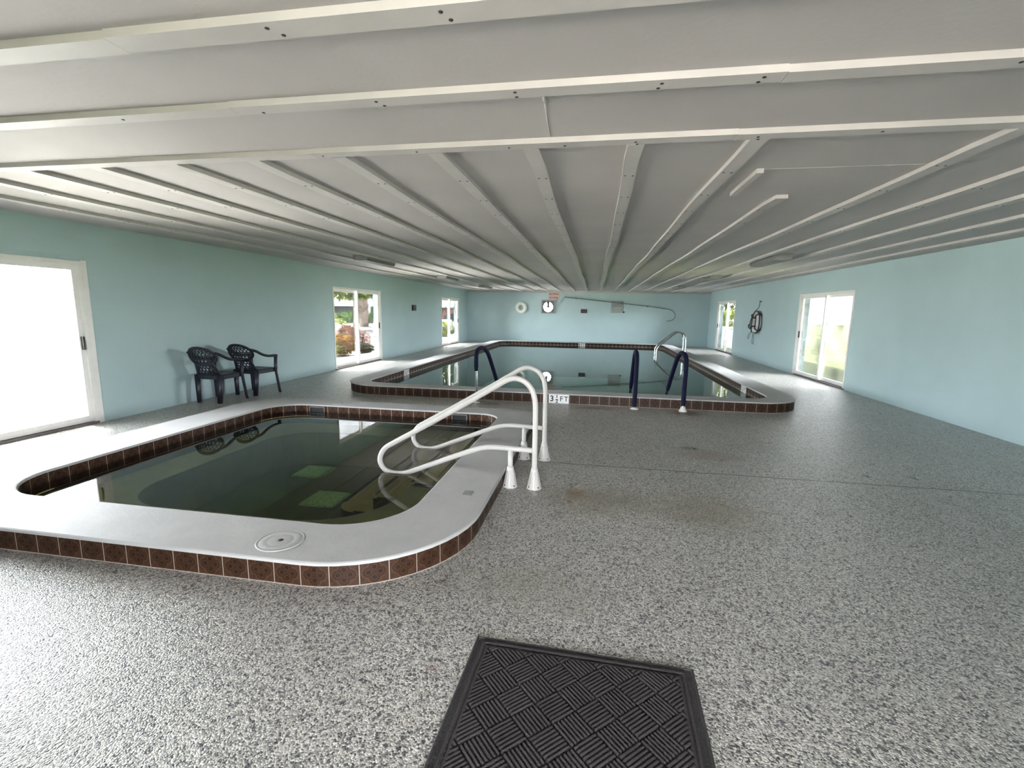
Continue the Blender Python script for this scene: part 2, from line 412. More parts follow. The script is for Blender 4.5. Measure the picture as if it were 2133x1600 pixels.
def text_mesh(name, body, size, mat, parent, loc, rot, extrude=0.002, xscale=1.0, bold=0.0):
    cu = bpy.data.curves.new(name, 'FONT'); cu.body = body; cu.size = size; cu.align_x = 'CENTER'; cu.align_y = 'CENTER'
    cu.extrude = extrude; cu.offset = bold
    t = bpy.data.objects.new(name, cu); COL.objects.link(t)
    dg = bpy.context.evaluated_depsgraph_get()
    me = bpy.data.meshes.new_from_object(t.evaluated_get(dg)); bpy.data.objects.remove(t); bpy.data.curves.remove(cu)
    me.materials.clear(); me.materials.append(MATS[mat])
    o = bpy.data.objects.new(name, me); COL.objects.link(o)
    if parent is not None: o.parent = parent; loc = Vector(loc) - parent_world(parent)
    o.location = loc; o.rotation_euler = rot; o.scale = (xscale, 1, 1); return o

# ------------------------------------------------------------------ dimensions
XL, XR, YF, YB, H = -6.073, 4.954, 22.23, -1.1, 2.42
TW = 0.2
DOORS = [('L', 10.32, 12.80), ('L', 18.32, 20.72), ('R', 18.28, 20.72), ('R', 10.32, 12.78), ('L', 2.35, 4.80)]  # last entry is an invented door, added to bring daylight near the camera
DH = 1.97
BACK = (-0.95, 1.1)

# floor with openings under the two curbs
PO = (-4.46, 3.20, 7.47, 21.0); PRO = (0.72, 0.9, 0.9, 0.80); PI_ = (-4.07, 2.78, 7.82, 20.55); PRI = (0.36, 0.55, 0.55, 0.40)
SO = (-4.80, -0.692, 2.072, 6.18); SRO = (0.80, 0.42, 0.62, 0.80); SI = (-4.27, -1.15, 2.515, 5.82); SRI = (0.46, 0.26, 0.42, 0.46)
bm = bmesh.new(); eds = []
for lp in ([(XL - TW, YB - TW, 0), (XR + TW, YB - TW, 0), (XR + TW, YF + TW, 0), (XL - TW, YF + TW, 0)],
           rrect(*PO, PRO, 0, 0.12, 10), rrect(*SO, SRO, 0, 0.12, 10)):
    vv = [bm.verts.new(p) for p in lp]; eds += [bm.edges.new((vv[i], vv[(i + 1) % len(vv)])) for i in range(len(vv))]
bmesh.ops.triangle_fill(bm, use_beauty=True, edges=eds)
for f in bm.faces:
    if f.normal.z < 0: f.normal_flip()
me = bpy.data.meshes.new('floor'); bm.to_mesh(me); bm.free(); me.materials.append(MATS['floor_pebble'])
fl = bpy.data.objects.new('floor', me); COL.objects.link(fl); struct(fl)

# ceiling slab (roof edge past the walls; unseen back overhang added to shade the porch)
m = MB(); m.box(XL - 0.7, XR + 0.7, YB - 4.2, YF + 0.7, H, H + 0.12)
struct(m.build('ceiling', 'ceiling_paint'))

def side_wall(name, x0, x1, holes):
    m = MB(); y = YB - TW
    for (a, b) in sorted(holes):
        m.box(x0, x1, y, a, 0, H); m.box(x0, x1, a, b, DH, H); y = b
    m.box(x0, x1, y, YF + TW, 0, H)
    return struct(m.build(name, 'wall_teal'))
side_wall('wall_left', XL - TW, XL, [(a, b) for s, a, b in DOORS if s == 'L'])
side_wall('wall_right', XR, XR + TW, [(a, b) for s, a, b in DOORS if s == 'R'])
VX0, VX1, VZ0, VZ1 = -2.44, -1.90, 1.41, 1.96
m = MB()
m.box(XL, VX0, YF, YF + TW, 0, H); m.box(VX1, XR, YF, YF + TW, 0, H)
m.box(VX0, VX1, YF, YF + TW, 0, VZ0); m.box(VX0, VX1, YF, YF + TW, VZ1, H)
struct(m.build('wall_far', 'wall_teal'))
m = MB()
m.box(XL, BACK[0], YB - TW, YB, 0, H); m.box(BACK[1], XR, YB - TW, YB, 0, H); m.box(BACK[0], BACK[1], YB - TW, YB, 2.25, H)
struct(m.build('wall_back', 'wall_teal'))

# crown strip along the far wall, baseboard shadow strips
tn = [0]
def trim(mb, mats):
    tn[0] += 1; return struct(mb.build('trim_%d' % tn[0], mats))
m = MB(); m.box(XL + 0.002, XR - 0.002, YF - 0.03, YF - 0.001, H - 0.10, H - 0.001); trim(m, 'ceiling_paint')

# ceiling boards: three running across, the rest along the room
BW, BT = 0.092, 0.030
def nails(mb, pts):
    for (x, y) in pts:
        mb.lathe([(0.0001, -0.0015), (0.008, -0.0015), (0.008, 0.002)], (x, y, H - BT), 8, 1)
CN = [(2.14, [(-1.02, .03), (-1.0, .075), (-1.62, .07), (-.38, .025), (-.38, .07), (.23, .03), (.22, .07), (.62, .03), (.61, .07), (1.5, .04), (-2.4, .05), (-3.2, .05)]),
      (1.555, [(-1.13, .03), (-1.10, .075), (-.52, .03), (-.50, .075), (.3, .04)]),
      (2.80, [(-1.09, .05), (-.53, .05), (-.21, .055), (.18, .045), (.19, .08), (.81, .05), (.82, .085), (-1.7, .05), (1.4, .05)])]
for y0, nl in CN:
    m = MB(); w = 0.085 if y0 != 1.555 else 0.10
    x = XL + 0.004; k = 0
    for seg in (-4.2, -1.75, 0.7, 3.1, XR - 0.004):              # butt-jointed lengths, a hair out of line
        d = (0.0, 0.004, -0.003, 0.003, 0.0)[k]
        m.box(x, seg - 0.002, y0 + d, y0 + w + d, H - BT, H - 0.0005); x = seg; k += 1
    nails(m, [(a, y0 + b) for a, b in nl]); trim(m, ['batten_paint', 'nail_dark'])
BX = [-5.30, -4.66, -4.04, -3.44, -2.83, -2.21, -1.62, -0.99, -0.41, 0.19, 0.827, 1.447, 2.075, 2.68, 3.29, 3.90, 4.50]
for i, bx in enumerate(BX):
    ya = 4.30 if i == 11 else 2.888
    m = MB(); n = 60; vs = []; ph = random.uniform(0, 6)
    for k in range(n + 1):                                        # slightly bowed board
        y = ya + (YF - 0.032 - ya) * k / n
        dx = 0.012 * math.sin(y * 0.9 + ph) + 0.006 * math.sin(y * 2.3 + 2 * ph)
        if k == 0: dx *= 0.3
        for (u, z) in ((-BW / 2, H - 0.0005), (-BW / 2, H - BT), (BW / 2, H - BT), (BW / 2, H - 0.0005)): vs.append((bx + dx + u, y, z))
    fs = [(k * 4 + a, k * 4 + b, k * 4 + 4 + b, k * 4 + 4 + a) for k in range(n) for a, b in ((0, 1), (1, 2), (2, 3), (3, 0))]
    fs += [(0, 1, 2, 3), (n * 4 + 3, n * 4 + 2, n * 4 + 1, n * 4)]
    m.add(vs, fs)
    ny = 3.50 if ya < 3 else 4.75
    while ny < 12:
        dx = 0.012 * math.sin(ny * 0.9 + ph) + 0.006 * math.sin(ny * 2.3 + 2 * ph)
        nails(m, [(bx + dx - 0.026, ny), (bx + dx + 0.026, ny + 0.008)]); ny += 0.62
    trim(m, ['batten_paint', 'nail_dark'])
# attic hatch: edge board and a recessed panel lip
m = MB(); m.box(1.015, 1.06, 3.54, 4.18, H - 0.03, H - 0.0005); trim(m, 'batten_paint')
m = MB(); m.box(1.065, 2.15, 3.56, 4.11, H - 0.003, H - 0.0005); trim(m, 'ceiling_paint')
m = MB(); m.tube([(-0.265, 2.262, H - 0.004), (-0.268, 2.30, H - 0.007), (-0.266, 2.335, H - 0.006)], 0.009, 8)
m.tube([(-0.27, 2.34, H - 0.001), (-0.278, 2.5, H - 0.001), (-0.285, 2.78, H - 0.001)], 0.0045, 6); trim(m, 'batten_paint')

# ------------------------------------------------------------------ sliding glass doors
def sliding_door(idx, side, y0, y1):
    xi = XL if side == 'L' else XR; sg = -1 if side == 'L' else 1   # sg points outdoors
    def bx(mb, a, b, y_0, y_1, z0, z1, mi=0):
        x0, x1 = sorted((xi + sg * a, xi + sg * b)); mb.box(x0, x1, y_0, y_1, z0, z1, mi)
    m = MB(); e = 0.003
    bx(m, -0.015, 0.12, y0 + e, y0 + 0.045, 0.03, DH - e); bx(m, -0.015, 0.12, y1 - 0.045, y1 - e, 0.03, DH - e)
    bx(m, -0.015, 0.12, y0 + 0.045, y1 - 0.045, DH - 0.05, DH - e)
    bx(m, -0.02, 0.0, y1 - e, y1 + 0.055, 0.002, DH + 0.01)
    d = struct(m.build('door_%d' % idx, 'white_metal'))
    s = MB(); bx(s, -0.02, 0.13, y0 + e, y1 - e, 0.002, 0.03); bx(s, 0.035, 0.042, y0 + 0.05, y1 - 0.05, 0.03, 0.04)
    s.build('door_sill', 'dark_sill', d)
    ym = (y0 + y1) / 2
    for (a, b, dep) in ((y0 + 0.045, ym + 0.03, 0.06), (ym - 0.03, y1 - 0.045, 0.012)):
        p = MB(); w = 0.055
        bx(p, dep, dep + 0.03, a, a + w, 0.035, DH - 0.05); bx(p, dep, dep + 0.03, b - w, b, 0.035, DH - 0.05)
        bx(p, dep, dep + 0.03, a + w, b - w, 0.035, 0.11); bx(p, dep, dep + 0.03, a + w, b - w, DH - 0.11, DH - 0.05)
        pan = p.build('sliding_panel', 'white_metal', d)
        g = MB(); bx(g, dep + 0.013, dep + 0.017, a + w, b - w, 0.11, DH - 0.11); g.build('glass_pane', 'door_glass', pan)
        if dep < 0.05:
            q = MB(); bx(q, -0.02, dep - 0.001, b - 0.04, b - 0.018, 0.92, 1.08); q.build('handle', 'bolt_dark', pan)
    return d
for i, (s, a, b) in enumerate(DOORS): sliding_door(i + 1, s, a, b)

# ------------------------------------------------------------------ curbs, pool and spa
TS = 0.155; CTP = 0.165; CTS = 0.147; WZP = 0.03; WZS = 0.045
def curb(parent, outer, ro, inner, ri, u0, CT, inner_mat, n=12):
    """coping ring, outer and inner tile bands"""
    b = 0.012; ZT = CT - 0.012
    m = MB()
    m.loops([rrect(*inner, ri, ZT - 0.006, 0.004, n), rrect(*inner, ri, ZT, 0.0, n), rrect(*inner, ri, CT - 0.004, -0.003, n), rrect(*inner, ri, CT, -b, n),
             rrect(*outer, ro, CT, b, n), rrect(*outer, ro, CT - 0.004, 0.004, n), rrect(*outer, ro, ZT + 0.003, 0.001, n), rrect(*outer, ro, ZT - 0.006, 0.0, n)], 0, True)
    m.build('coping', 'coping_paint', parent)
    def band(name, loop_xy, z0, z1, u0, mat='ornate_tile'):
        k = len(loop_xy); me = bpy.data.meshes.new(name); L = [0.0]
        for i in range(k):
            a = loop_xy[i]; c = loop_xy[(i + 1) % k]; L.append(L[-1] + math.hypot(c[0] - a[0], c[1] - a[1]))
        vs = []; fs = []; uvs = []
        for i in range(k):
            a = loop_xy[i]; c = loop_xy[(i + 1) % k]; o = len(vs)
            vs += [(a[0], a[1], z0), (c[0], c[1], z0), (c[0], c[1], z1), (a[0], a[1], z1)]; fs.append((o, o + 1, o + 2, o + 3))
            uvs += [(L[i] / TS + u0, 0), (L[i + 1] / TS + u0, 0), (L[i + 1] / TS + u0, 1), (L[i] / TS + u0, 1)]
        org = parent_world(parent); me.from_pydata([tuple(Vector(v) - org) for v in vs], [], fs)
        ul = me.uv_layers.new(name='tiles')
        for li in range(len(me.loops)): ul.data[li].uv = uvs[me.loops[li].vertex_index]
        me.materials.append(MATS[mat])
        o = bpy.data.objects.new(name, me); COL.objects.link(o); o.parent = parent; return o
    lo = rrect(*outer, ro, 0, 0.016, n); lo = lo[-1:] + lo[:-1]
    band('outer_tile_band', lo, 0.0, ZT, u0)
    li = rrect(*inner, ri, 0, -0.008, n); li = li[-1:] + li[:-1]
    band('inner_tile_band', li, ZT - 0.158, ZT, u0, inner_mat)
def basin(parent, name, inner, ri, zb, mat_wall, zt, n=12, d=-0.008):
    m = MB(); a = rrect(*inner, ri, zt, d, n); b = rrect(*inner, ri, zb, d, n)
    m.loops([a, b]); m.add(b, [tuple(range(len(b)))]); return m.build(name, mat_wall, parent)
def water(parent, inner, ri, mat, wz, n=12):
    a = rrect(*inner, ri, wz, -0.0075, n); m = MB(); m.add(a, [tuple(range(len(a)))]); return m.build('water', mat, parent, fix=False)

pool = tag(empty('swimming_pool', ((PO[0] + PO[1]) / 2, (PO[2] + PO[3]) / 2, 0)),
           'large swimming pool with raised brown tiled curb and still teal water', 'pool')
px0 = PO[0] + PRO[3]
curb(pool, PO, PRO, PI_, PRI, -((-3.14 - px0) / TS) + 40, CTP, 'shaded_pool_waterline_tile')
basin(pool, 'basin', PI_, PRI, -1.35, 'pool_plaster', CTP - 0.164); water(pool, PI_, PRI, 'pool_water', WZP)

spa = tag(empty('spa_pool', ((SO[0] + SO[1]) / 2, (SO[2] + SO[3]) / 2, 0)),
          'small spa with rounded grey coping, brown tiled curb and murky green water', 'spa')
sx0 = SO[0] + SRO[3]
curb(spa, SO, SRO, SI, SRI, -((-1.48 - sx0) / TS) + 40, CTS, 'spa_waterline_tile')
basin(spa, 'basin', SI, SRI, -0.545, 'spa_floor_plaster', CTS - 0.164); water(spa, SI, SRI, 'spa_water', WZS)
# bench round the inside, open at the steps
m = MB()
bi = (-3.85, -1.58, 3.02, 5.40); bri = (0.62, 0.40, 0.55, 0.5)
m.loops([rrect(*SI, SRI, -0.115, -0.007, 12), rrect(*bi, bri, -0.115, 0, 12), rrect(*bi, bri, -0.13, -0.01, 12), rrect(*bi, bri, -0.54, -0.01, 12)])
m.build('bench', 'spa_bench_plaster', spa)
def step(x0, x1, y0, y1, z, r):
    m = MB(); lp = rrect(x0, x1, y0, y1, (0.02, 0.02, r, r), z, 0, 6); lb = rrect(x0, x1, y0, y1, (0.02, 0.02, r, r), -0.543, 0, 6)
    m.loops([lb, lp], 1); m.add(lp, [tuple(range(len(lp)))])  # risers take the dark nosing colour as painted shade on the step fronts
    s = m.build('step', ['spa_step_plaster', 'dark_nosing_shaded_riser'], spa)
    q = MB(); q.tube([(x0 + 0.004, y0 + r + 0.02, z), (x0 + 0.004, y1 - r - 0.02, z)], 0.018, 6); q.tube([(x0 + r + 0.01, y0 + 0.004, z - 0.008), (x1 - 0.03, y0 + 0.004, z - 0.008)], 0.022, 6); q.build('nosing', 'dark_nosing_shaded_riser', s)
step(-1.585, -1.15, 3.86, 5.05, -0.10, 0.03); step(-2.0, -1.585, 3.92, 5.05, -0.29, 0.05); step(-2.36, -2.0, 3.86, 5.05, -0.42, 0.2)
for (cx, cy) in ((-3.33, 5.08), (-2.73, 4.34)):
    m = MB(); m.bbox(cx - 0.19, cx + 0.19, cy - 0.19, cy + 0.19, -0.543, -0.52, 0.012); m.build('drain_cover', 'drain_grate', spa)
for (a, b) in ((-3.84, -3.61), (-1.80, -1.59)):
    m = MB(); y = SI[3] + 0.0075
    m.box(a, b, y - 0.012, y, 0.02, 0.032); m.box(a, b, y - 0.012, y, 0.105, 0.118); m.box(a, a + 0.012, y - 0.012, y, 0.032, 0.105); m.box(b - 0.012, b, y - 0.012, y, 0.032, 0.105)
    fr = m.build('skimmer_opening', 'dark_sill', spa)
    q = MB(); q.box(a + 0.012, b - 0.012, y - 0.004, y - 0.001, 0.032, 0.105); q.build('skimmer_throat', 'black', fr)
for (cx, cy, rr_) in ((-1.715, 2.262, 0.118), (-3.45, 6.0, 0.118)):
    m = MB(); z = CTS
    m.lathe([(0.018, 0.0035), (rr_ * 0.55, 0.004), (rr_ * 0.6, 0.0025), (rr_ * 0.65, 0.004), (rr_ - 0.008, 0.004), (rr_ - 0.004, 0.0015), (rr_, 0.0015), (rr_ + 0.006, 0.005), (rr_ + 0.013, 0.0005)], (cx, cy, z), 40)
    ld = m.build('skimmer_lid', 'coping_paint', spa)
    q = MB(); q.lathe([(0.0001, 0.0042), (0.016, 0.0042), (0.018, 0.001)], (cx, cy, z), 16); q.build('finger_hole', 'bolt_dark', ld)
m = MB(); c0 = Vector((-0.86, 3.17, CTS)); 
m.bbox(c0.x - 0.034, c0.x + 0.034, c0.y - 0.045, c0.y + 0.045, CTS - 0.002, CTS + 0.0025, 0.002); m.build('repair_patch', 'grey_metal', spa)

# depth marker tiles
def depth_marker(origin, rot, w, h, parts):
    m = MB(); m.bbox(-w / 2, w / 2, -h / 2, h / 2, 0, 0.006, 0.002)
    o = m.build('depth_marker', 'sign_white', pool, origin=(0, 0, 0))
    o.location = Vector(origin) - parent_world(pool); o.rotation_euler = rot
    for (txt, sz, x, y, xs, bd) in parts:
        t = text_mesh('depth_figure', txt, sz, 'letter_black', None, (x, y, 0.006), (0, 0, 0), 0.001, xs, bd); t.parent = o
def half(x, y, s):
    return [('1', 0.07 * s, x, y + 0.034 * s, 1.2, 0.002), ('-', 0.14 * s, x, y - 0.004 * s, 1.0, 0.001), ('2', 0.07 * s, x, y - 0.043 * s, 1.2, 0.002)]
depth_marker((-0.525, 7.485, 0.075), (PI / 2, 0, 0), 0.325, 0.142,
             [('3', 0.128, -0.110, 0.0, 1.0, 0.003)] + half(-0.030, 0.004, 1.0) + [('F', 0.115, 0.042, 0.0, 1.0, 0.001), ('T', 0.115, 0.118, 0.0, 1.0, 0.001)])
depth_marker((-4.077, 9.84, 0.080), (PI / 2, 0, PI / 2), 0.29, 0.118,
             [('3', 0.105, -0.10, 0, 1, 0.002)] + half(-0.03, 0.004, 0.85) + [('F', 0.1, 0.04, 0, 1, 0.001), ('T', 0.1, 0.105, 0, 1, 0.001)])
depth_marker((2.787, 9.33, 0.080), (PI / 2, 0, -PI / 2), 0.29, 0.118,
             [('3', 0.105, -0.10, 0, 1, 0.002)] + half(-0.03, 0.004, 0.85) + [('F', 0.1, 0.04, 0, 1, 0.001), ('T', 0.1, 0.105, 0, 1, 0.001)])
depth_marker((-0.525, 20.557, 0.080), (PI / 2, 0, 0), 0.29, 0.118,
             [('8', 0.115, -0.10, 0, 0.9, 0.003), ('F', 0.11, -0.005, 0, 1, 0.002), ('T', 0.11, 0.085, 0, 1, 0.002)])
for o in pool.children:
    if o.name.startswith('depth_marker'): o['label'] = 'white depth marker tile with black figures'

# ------------------------------------------------------------------ white spa handrails
RAIL = [(-0.447, 0.10), (-0.447, 0.30), (-0.448, 0.55), (-0.452, 0.72), (-0.475, 0.815), (-0.52, 0.878), (-0.575, 0.91), (-0.64, 0.918), (-0.71, 0.893),
        (-0.80, 0.835), (-1.05, 0.683), (-1.40, 0.475), (-1.66, 0.325), (-1.76, 0.262), (-1.808, 0.19), (-1.812, 0.125), (-1.78, 0.07), (-1.72, 0.042),
        (-1.64, 0.036), (-1.56, 0.052), (-1.41, 0.113), (-1.14, 0.225), (-0.97, 0.293), (-0.88, 0.320), (-0.79, 0.330), (-0.66, 0.328), (-0.465, 0.322)]
def handrail(y, label):
    root = tag(empty('spa_handrail', (-0.447, y, 0)), label, 'handrail', 'white spa handrails')
    m = MB(); m.tube(smooth_path([(a, y, z) for a, z in RAIL], 0.018), 0.0225, 16); m.build('rail_tube', 'powder_white', root)
    m = MB(); m.tube([(-0.65, y, 0.10), (-0.652, y, 0.322)], 0.0215, 16); m.build('support_post', 'powder_white', root)
    for fx in (-0.447, -0.65):
        m = MB()
        m.lathe([(0.0625, 0.0), (0.063, 0.006), (0.0585, 0.012), (0.050, 0.035), (0.040, 0.085), (0.030, 0.150), (0.0285, 0.172), (0.0228, 0.175)], (fx, y, 0.0), 32)
        for k in range(8):                                        # moulded ribs
            a = 2 * PI * k / 8 + 0.2; ca, sa = math.cos(a), math.sin(a)
            m.tube([(fx + ca * 0.056, y + sa * 0.056, 0.014), (fx + ca * 0.041, y + sa * 0.041, 0.08), (fx + ca * 0.030, y + sa * 0.030, 0.145)], 0.0035, 6)
        f = m.build('foot_flange', 'powder_white', root)
        for k in range(4):
            a = 2 * PI * k / 4 + PI / 4; q = MB()
            q.lathe([(0.0065, 0.0), (0.0065, 0.009), (0.0001, 0.011)], (fx + math.cos(a) * 0.0535, y + math.sin(a) * 0.0535, 0.014), 10); q.build('bolt', 'bolt_dark', f)
    return root
handrail(3.75, 'white tubular spa handrail, the nearer of the two, over the stepped end')
handrail(4.53, 'white tubular spa handrail, the farther of the two, nearer the big pool')

# ------------------------------------------------------------------ pool grab rails with navy foam
GP = [(0, 0.012), (0, 0.30), (-0.01, 0.70), (0.012, 0.79), (0.08, 0.845), (0.20, 0.862), (0.33, 0.848), (0.43, 0.80), (0.54, 0.725), (0.80, 0.43), (1.10, 0.05), (1.25, -0.16)]
def grab_rail(x, y, rz, label, z_foam, cone, mate=None):
    root = tag(empty('pool_grab_rail', (x, y, 0), rz), label, 'grab rail', 'navy foam covered pool rails')
    P = smooth_path([(0, a, z) for a, z in GP], 0.02)
    m = MB(); m.tube(P, 0.0205, 14); m.build('rail_tube', 'chrome', root, origin=(0, 0, 0))
    k0 = next(i for i, p in enumerate(P) if p.z > z_foam); k1 = max(i for i, p in enumerate(P) if p.z > (0.16 if mate is None else mate))
    F = P[k0:k1 + 1]; m = MB()
    R = [0.034 if 2 < i < len(F) - 3 else 0.030 for i in range(len(F))]; m.tube(F, R, 16); m.build('foam_sleeve', 'foam_navy', root, origin=(0, 0, 0))
    m = MB(); h = 0.075 if cone else 0.022
    m.lathe([(0.062, 0.0), (0.062, 0.006), (0.055, 0.014), (0.036, h * 0.8), (0.034, h), (0.021, h)], (0, 0, 0), 24); m.build('escutcheon', 'escutcheon_white', root, origin=(0, 0, 0))
    return root
grab_rail(0.648, 7.345, -0.01, 'navy foam covered pool rail on flat white base, middle one of three', 0.035, False)
grab_rail(1.36, 7.335, 0.085, 'navy foam covered pool rail on tall white cone base', 0.08, True)
grab_rail(-1.833, 7.262, -0.14, 'pool rail with bare chrome lower post below its navy foam', 0.51, False)

# far chrome ladder on the side coping
lad = tag(empty('pool_ladder', (3.06, 17.0, CTP)), 'chrome pool ladder curving over the far side coping', 'ladder')
LP = [(3.06, 0.0), (3.055, 0.30), (3.04, 0.52), (2.96, 0.62), (2.82, 0.665), (2.68, 0.62), (2.40, 0.38), (2.17, 0.17), (2.125, 0.06), (2.12, -0.1), (2.12, -0.55)]
for yy in (16.76, 17.24):
    m = MB(); m.tube(smooth_path([(a, yy, CTP + z) for a, z in LP], 0.03), 0.0235, 12); m.build('rail', 'chrome', lad)
    m = MB(); m.lathe([(0.05, 0), (0.05, 0.006), (0.03, 0.02), (0.024, 0.02)], (3.06, yy, CTP), 18); m.build('escutcheon', 'chrome', lad)
for z in (-0.12, -0.36):
    m = MB(); m.bbox(2.07, 2.17, 16.76, 17.24, CTP + z - 0.03, CTP + z); m.build('tread', 'chrome', lad)

# ------------------------------------------------------------------ doormat
A = math.atan2(1.858 - 1.886, 0.921)
mat = tag(empty('doormat', (-0.027, 1.10, 0), A), 'charcoal ribbed doormat with diagonal basket weave lying on the pebbled floor', 'mat')
MW, ML = 0.462, 0.77
def mat_h(x, y):
    e = min(MW - abs(x), ML - abs(y))
    if e < 0.034: return 0.0
    if e < 0.046: return 0.011
    if e < 0.056: return 0.004
    if e < 0.066: return 0.0105
    u = (x + y) / 1.41421; v = (x - y) / 1.41421; S = 0.106
    iu, iv = math.floor(u / S), math.floor(v / S)
    fu, fv = u / S - iu, v / S - iv
    t = fu if (iu + iv) % 2 else fv; o = fv if (iu + iv) % 2 else fu
    rib = abs(math.sin(t * PI * 7)) ** 0.6
    edge = min(1.0, min(o, 1 - o) / 0.05)
    return 0.003 + 0.0105 * rib * edge
nx, ny = 300, 490
m = MB(); vs = []; fs = []
for j in range(ny + 1):
    for i in range(nx + 1):
        x = -MW + 0.028 + (2 * MW - 0.056) * i / nx; y = -ML + 0.028 + (2 * ML - 0.056) * j / ny; vs.append((x, y, 0.004 + mat_h(x, y)))
for j in range(ny):
    for i in range(nx): a = j * (nx + 1) + i; fs.append((a, a + 1, a + nx + 2, a + nx + 1))
m.add(vs, fs, 0, True); m.build('carpet_pile', 'mat_pile', mat, origin=(0, 0, 0), fix=False)
m = MB(); m.bbox(-MW, MW, -ML, ML, 0.0005, 0.0055, 0.004)
q = 0.012
for (a, b, c, d) in ((-MW, MW, -ML, -ML + q), (-MW, MW, ML - q, ML), (-MW, -MW + q, -ML, ML), (MW - q, MW, -ML, ML)): m.bbox(a, b, c, d, 0.0005, 0.010, 0.004)
m.build('rubber_border', 'mat_rubber', mat, origin=(0, 0, 0))

# ------------------------------------------------------------------ resin armchairs
def back_pt(s, t):      # s across, t up the back
    return (s, -0.205 - 0.16 * (t / 0.44) + 0.9 * s * s, 0.415 + t * 0.965)
def make_chair(label, group):
    root = tag(empty('resin_armchair'), label, 'chair', group); O = (0, 0, 0)
    m = MB()                                                     # seat: dished slab with an apron
    n = 10; lp = lambda z, d, dz=0: rrect(-0.235, 0.235, -0.22, 0.225, (0.06, 0.04, 0.04, 0.06), z, d, 5)
    lp = lambda z, d: rrect(-0.235, 0.235, -0.22, 0.225, (0.04, 0.06, 0.06, 0.04), z, d, 5)
    m.loops([lp(0.365, 0.014), lp(0.365, 0.0), lp(0.425, 0.0), lp(0.437, 0.012), lp(0.430, 0.05), lp(0.422, 0.14)], 0)
    c = lp(0.422, 0.14); m.add(c, [tuple(range(len(c)))]); m.build('seat', 'resin_black', root, O)
    m = MB()                                                     # backrest: oval above a narrow splat, both latticed
    ov = [back_pt(0.225 * math.cos(a), 0.315 + 0.135 * math.sin(a)) for a in [2 * PI * k / 40 for k in range(40)]]
    m.tube(ov, 0.021, 10, closed=True, flat=(0.55, 1.25), hint=(0, 1, 0))
    for s in (-1, 1): m.tube([back_pt(s * (0.185 - 0.045 * k / 5), 0.0 + 0.22 * k / 5) for k in range(6)], 0.026, 8, flat=(0.5, 1.2), hint=(0, 1, 0))
    for t in (0.005, 0.19): m.tube([back_pt(-0.15 + 0.3 * k / 6, t) for k in range(7)], 0.022, 8, flat=(0.5, 1.3), hint=(0, 1, 0))
    bk = m.build('backrest', 'resin_black', root, O)
    m = MB()
    def inside(s, t):
        if t > 0.185: return (s / 0.222) ** 2 + ((t - 0.315) / 0.132) ** 2 < 1
        return abs(s) < 0.165 - 0.2 * t and t > 0.03
    for dr in (1, -1):
        for k in range(-8, 12):
            run = []
            for j in range(0, 61):
                t = 0.46 * j / 60; s = dr * (t - 0.2) * 0.62 + (k - 2) * 0.058
                if inside(s, t): run.append(back_pt(s, t))
                else:
                    if len(run) > 2: m.tube(run, 0.0075, 5, hint=(0, 1, 0))
                    run = []
            if len(run) > 2: m.tube(run, 0.0075, 5, hint=(0, 1, 0))
    for t in (0.26, 0.33, 0.39):
        w = 0.222 * math.sqrt(max(0, 1 - ((t - 0.315) / 0.132) ** 2)); m.tube([back_pt(-w + 2 * w * k / 8, t) for k in range(9)], 0.007, 5, hint=(0, 1, 0))
    for t in (0.08, 0.13): m.tube([back_pt(-0.14 + 0.28 * k / 6, t) for k in range(7)], 0.007, 5, hint=(0, 1, 0))
    m.build('lattice', 'resin_black', bk, O)
    for s in (-1, 1):
        m = MB(); p = back_pt(s * 0.205, 0.375)
        P = smooth_path([p, (s * 0.245, -0.215, 0.745), (s * 0.262, -0.10, 0.685), (s * 0.265, 0.03, 0.652), (s * 0.262, 0.215, 0.645)], 0.02)
        m.tube(P, 0.036, 12, flat=(0.6, 1.0)); m.build('armrest', 'resin_black', root, O)
        m = MB(); P = fillet([(s * 0.258, 0.205, 0.645), (s * 0.248, 0.20, 0.40), (s * 0.272, 0.245, 0.012), (s * 0.274, 0.268, 0.0105)], 0.03)
        m.tube(P, [0.036 - 0.017 * k / (len(P) - 1) for k in range(len(P))], 10, flat=(0.8, 1.0)); m.build('leg', 'resin_black', root, O)
        m = MB(); P = [(s * 0.200, -0.195, 0.43), (s * 0.19, -0.205, 0.2), (s * 0.18, -0.215, 0.0)]
        m.tube(P, [0.048, 0.042, 0.036], 10, flat=(1.0, 0.85)); m.build('leg', 'resin_black', root, O)
    return root
ch = make_chair('black resin armchair with lattice back, in front by the teal wall', 'resin armchairs by the wall')
ch['label'] = 'black lattice-back resin armchair, the one closer to the big pool'
ch.location = (-5.68, 7.115, 0); ch.rotation_euler = (0, 0, -0.06)
c2 = copy_tree(ch); c2.location = (-5.765, 6.42, 0); c2.rotation_euler = (0, 0, 0.0)
c2['label'] = 'black lattice-back resin armchair, the one farther from the big pool'

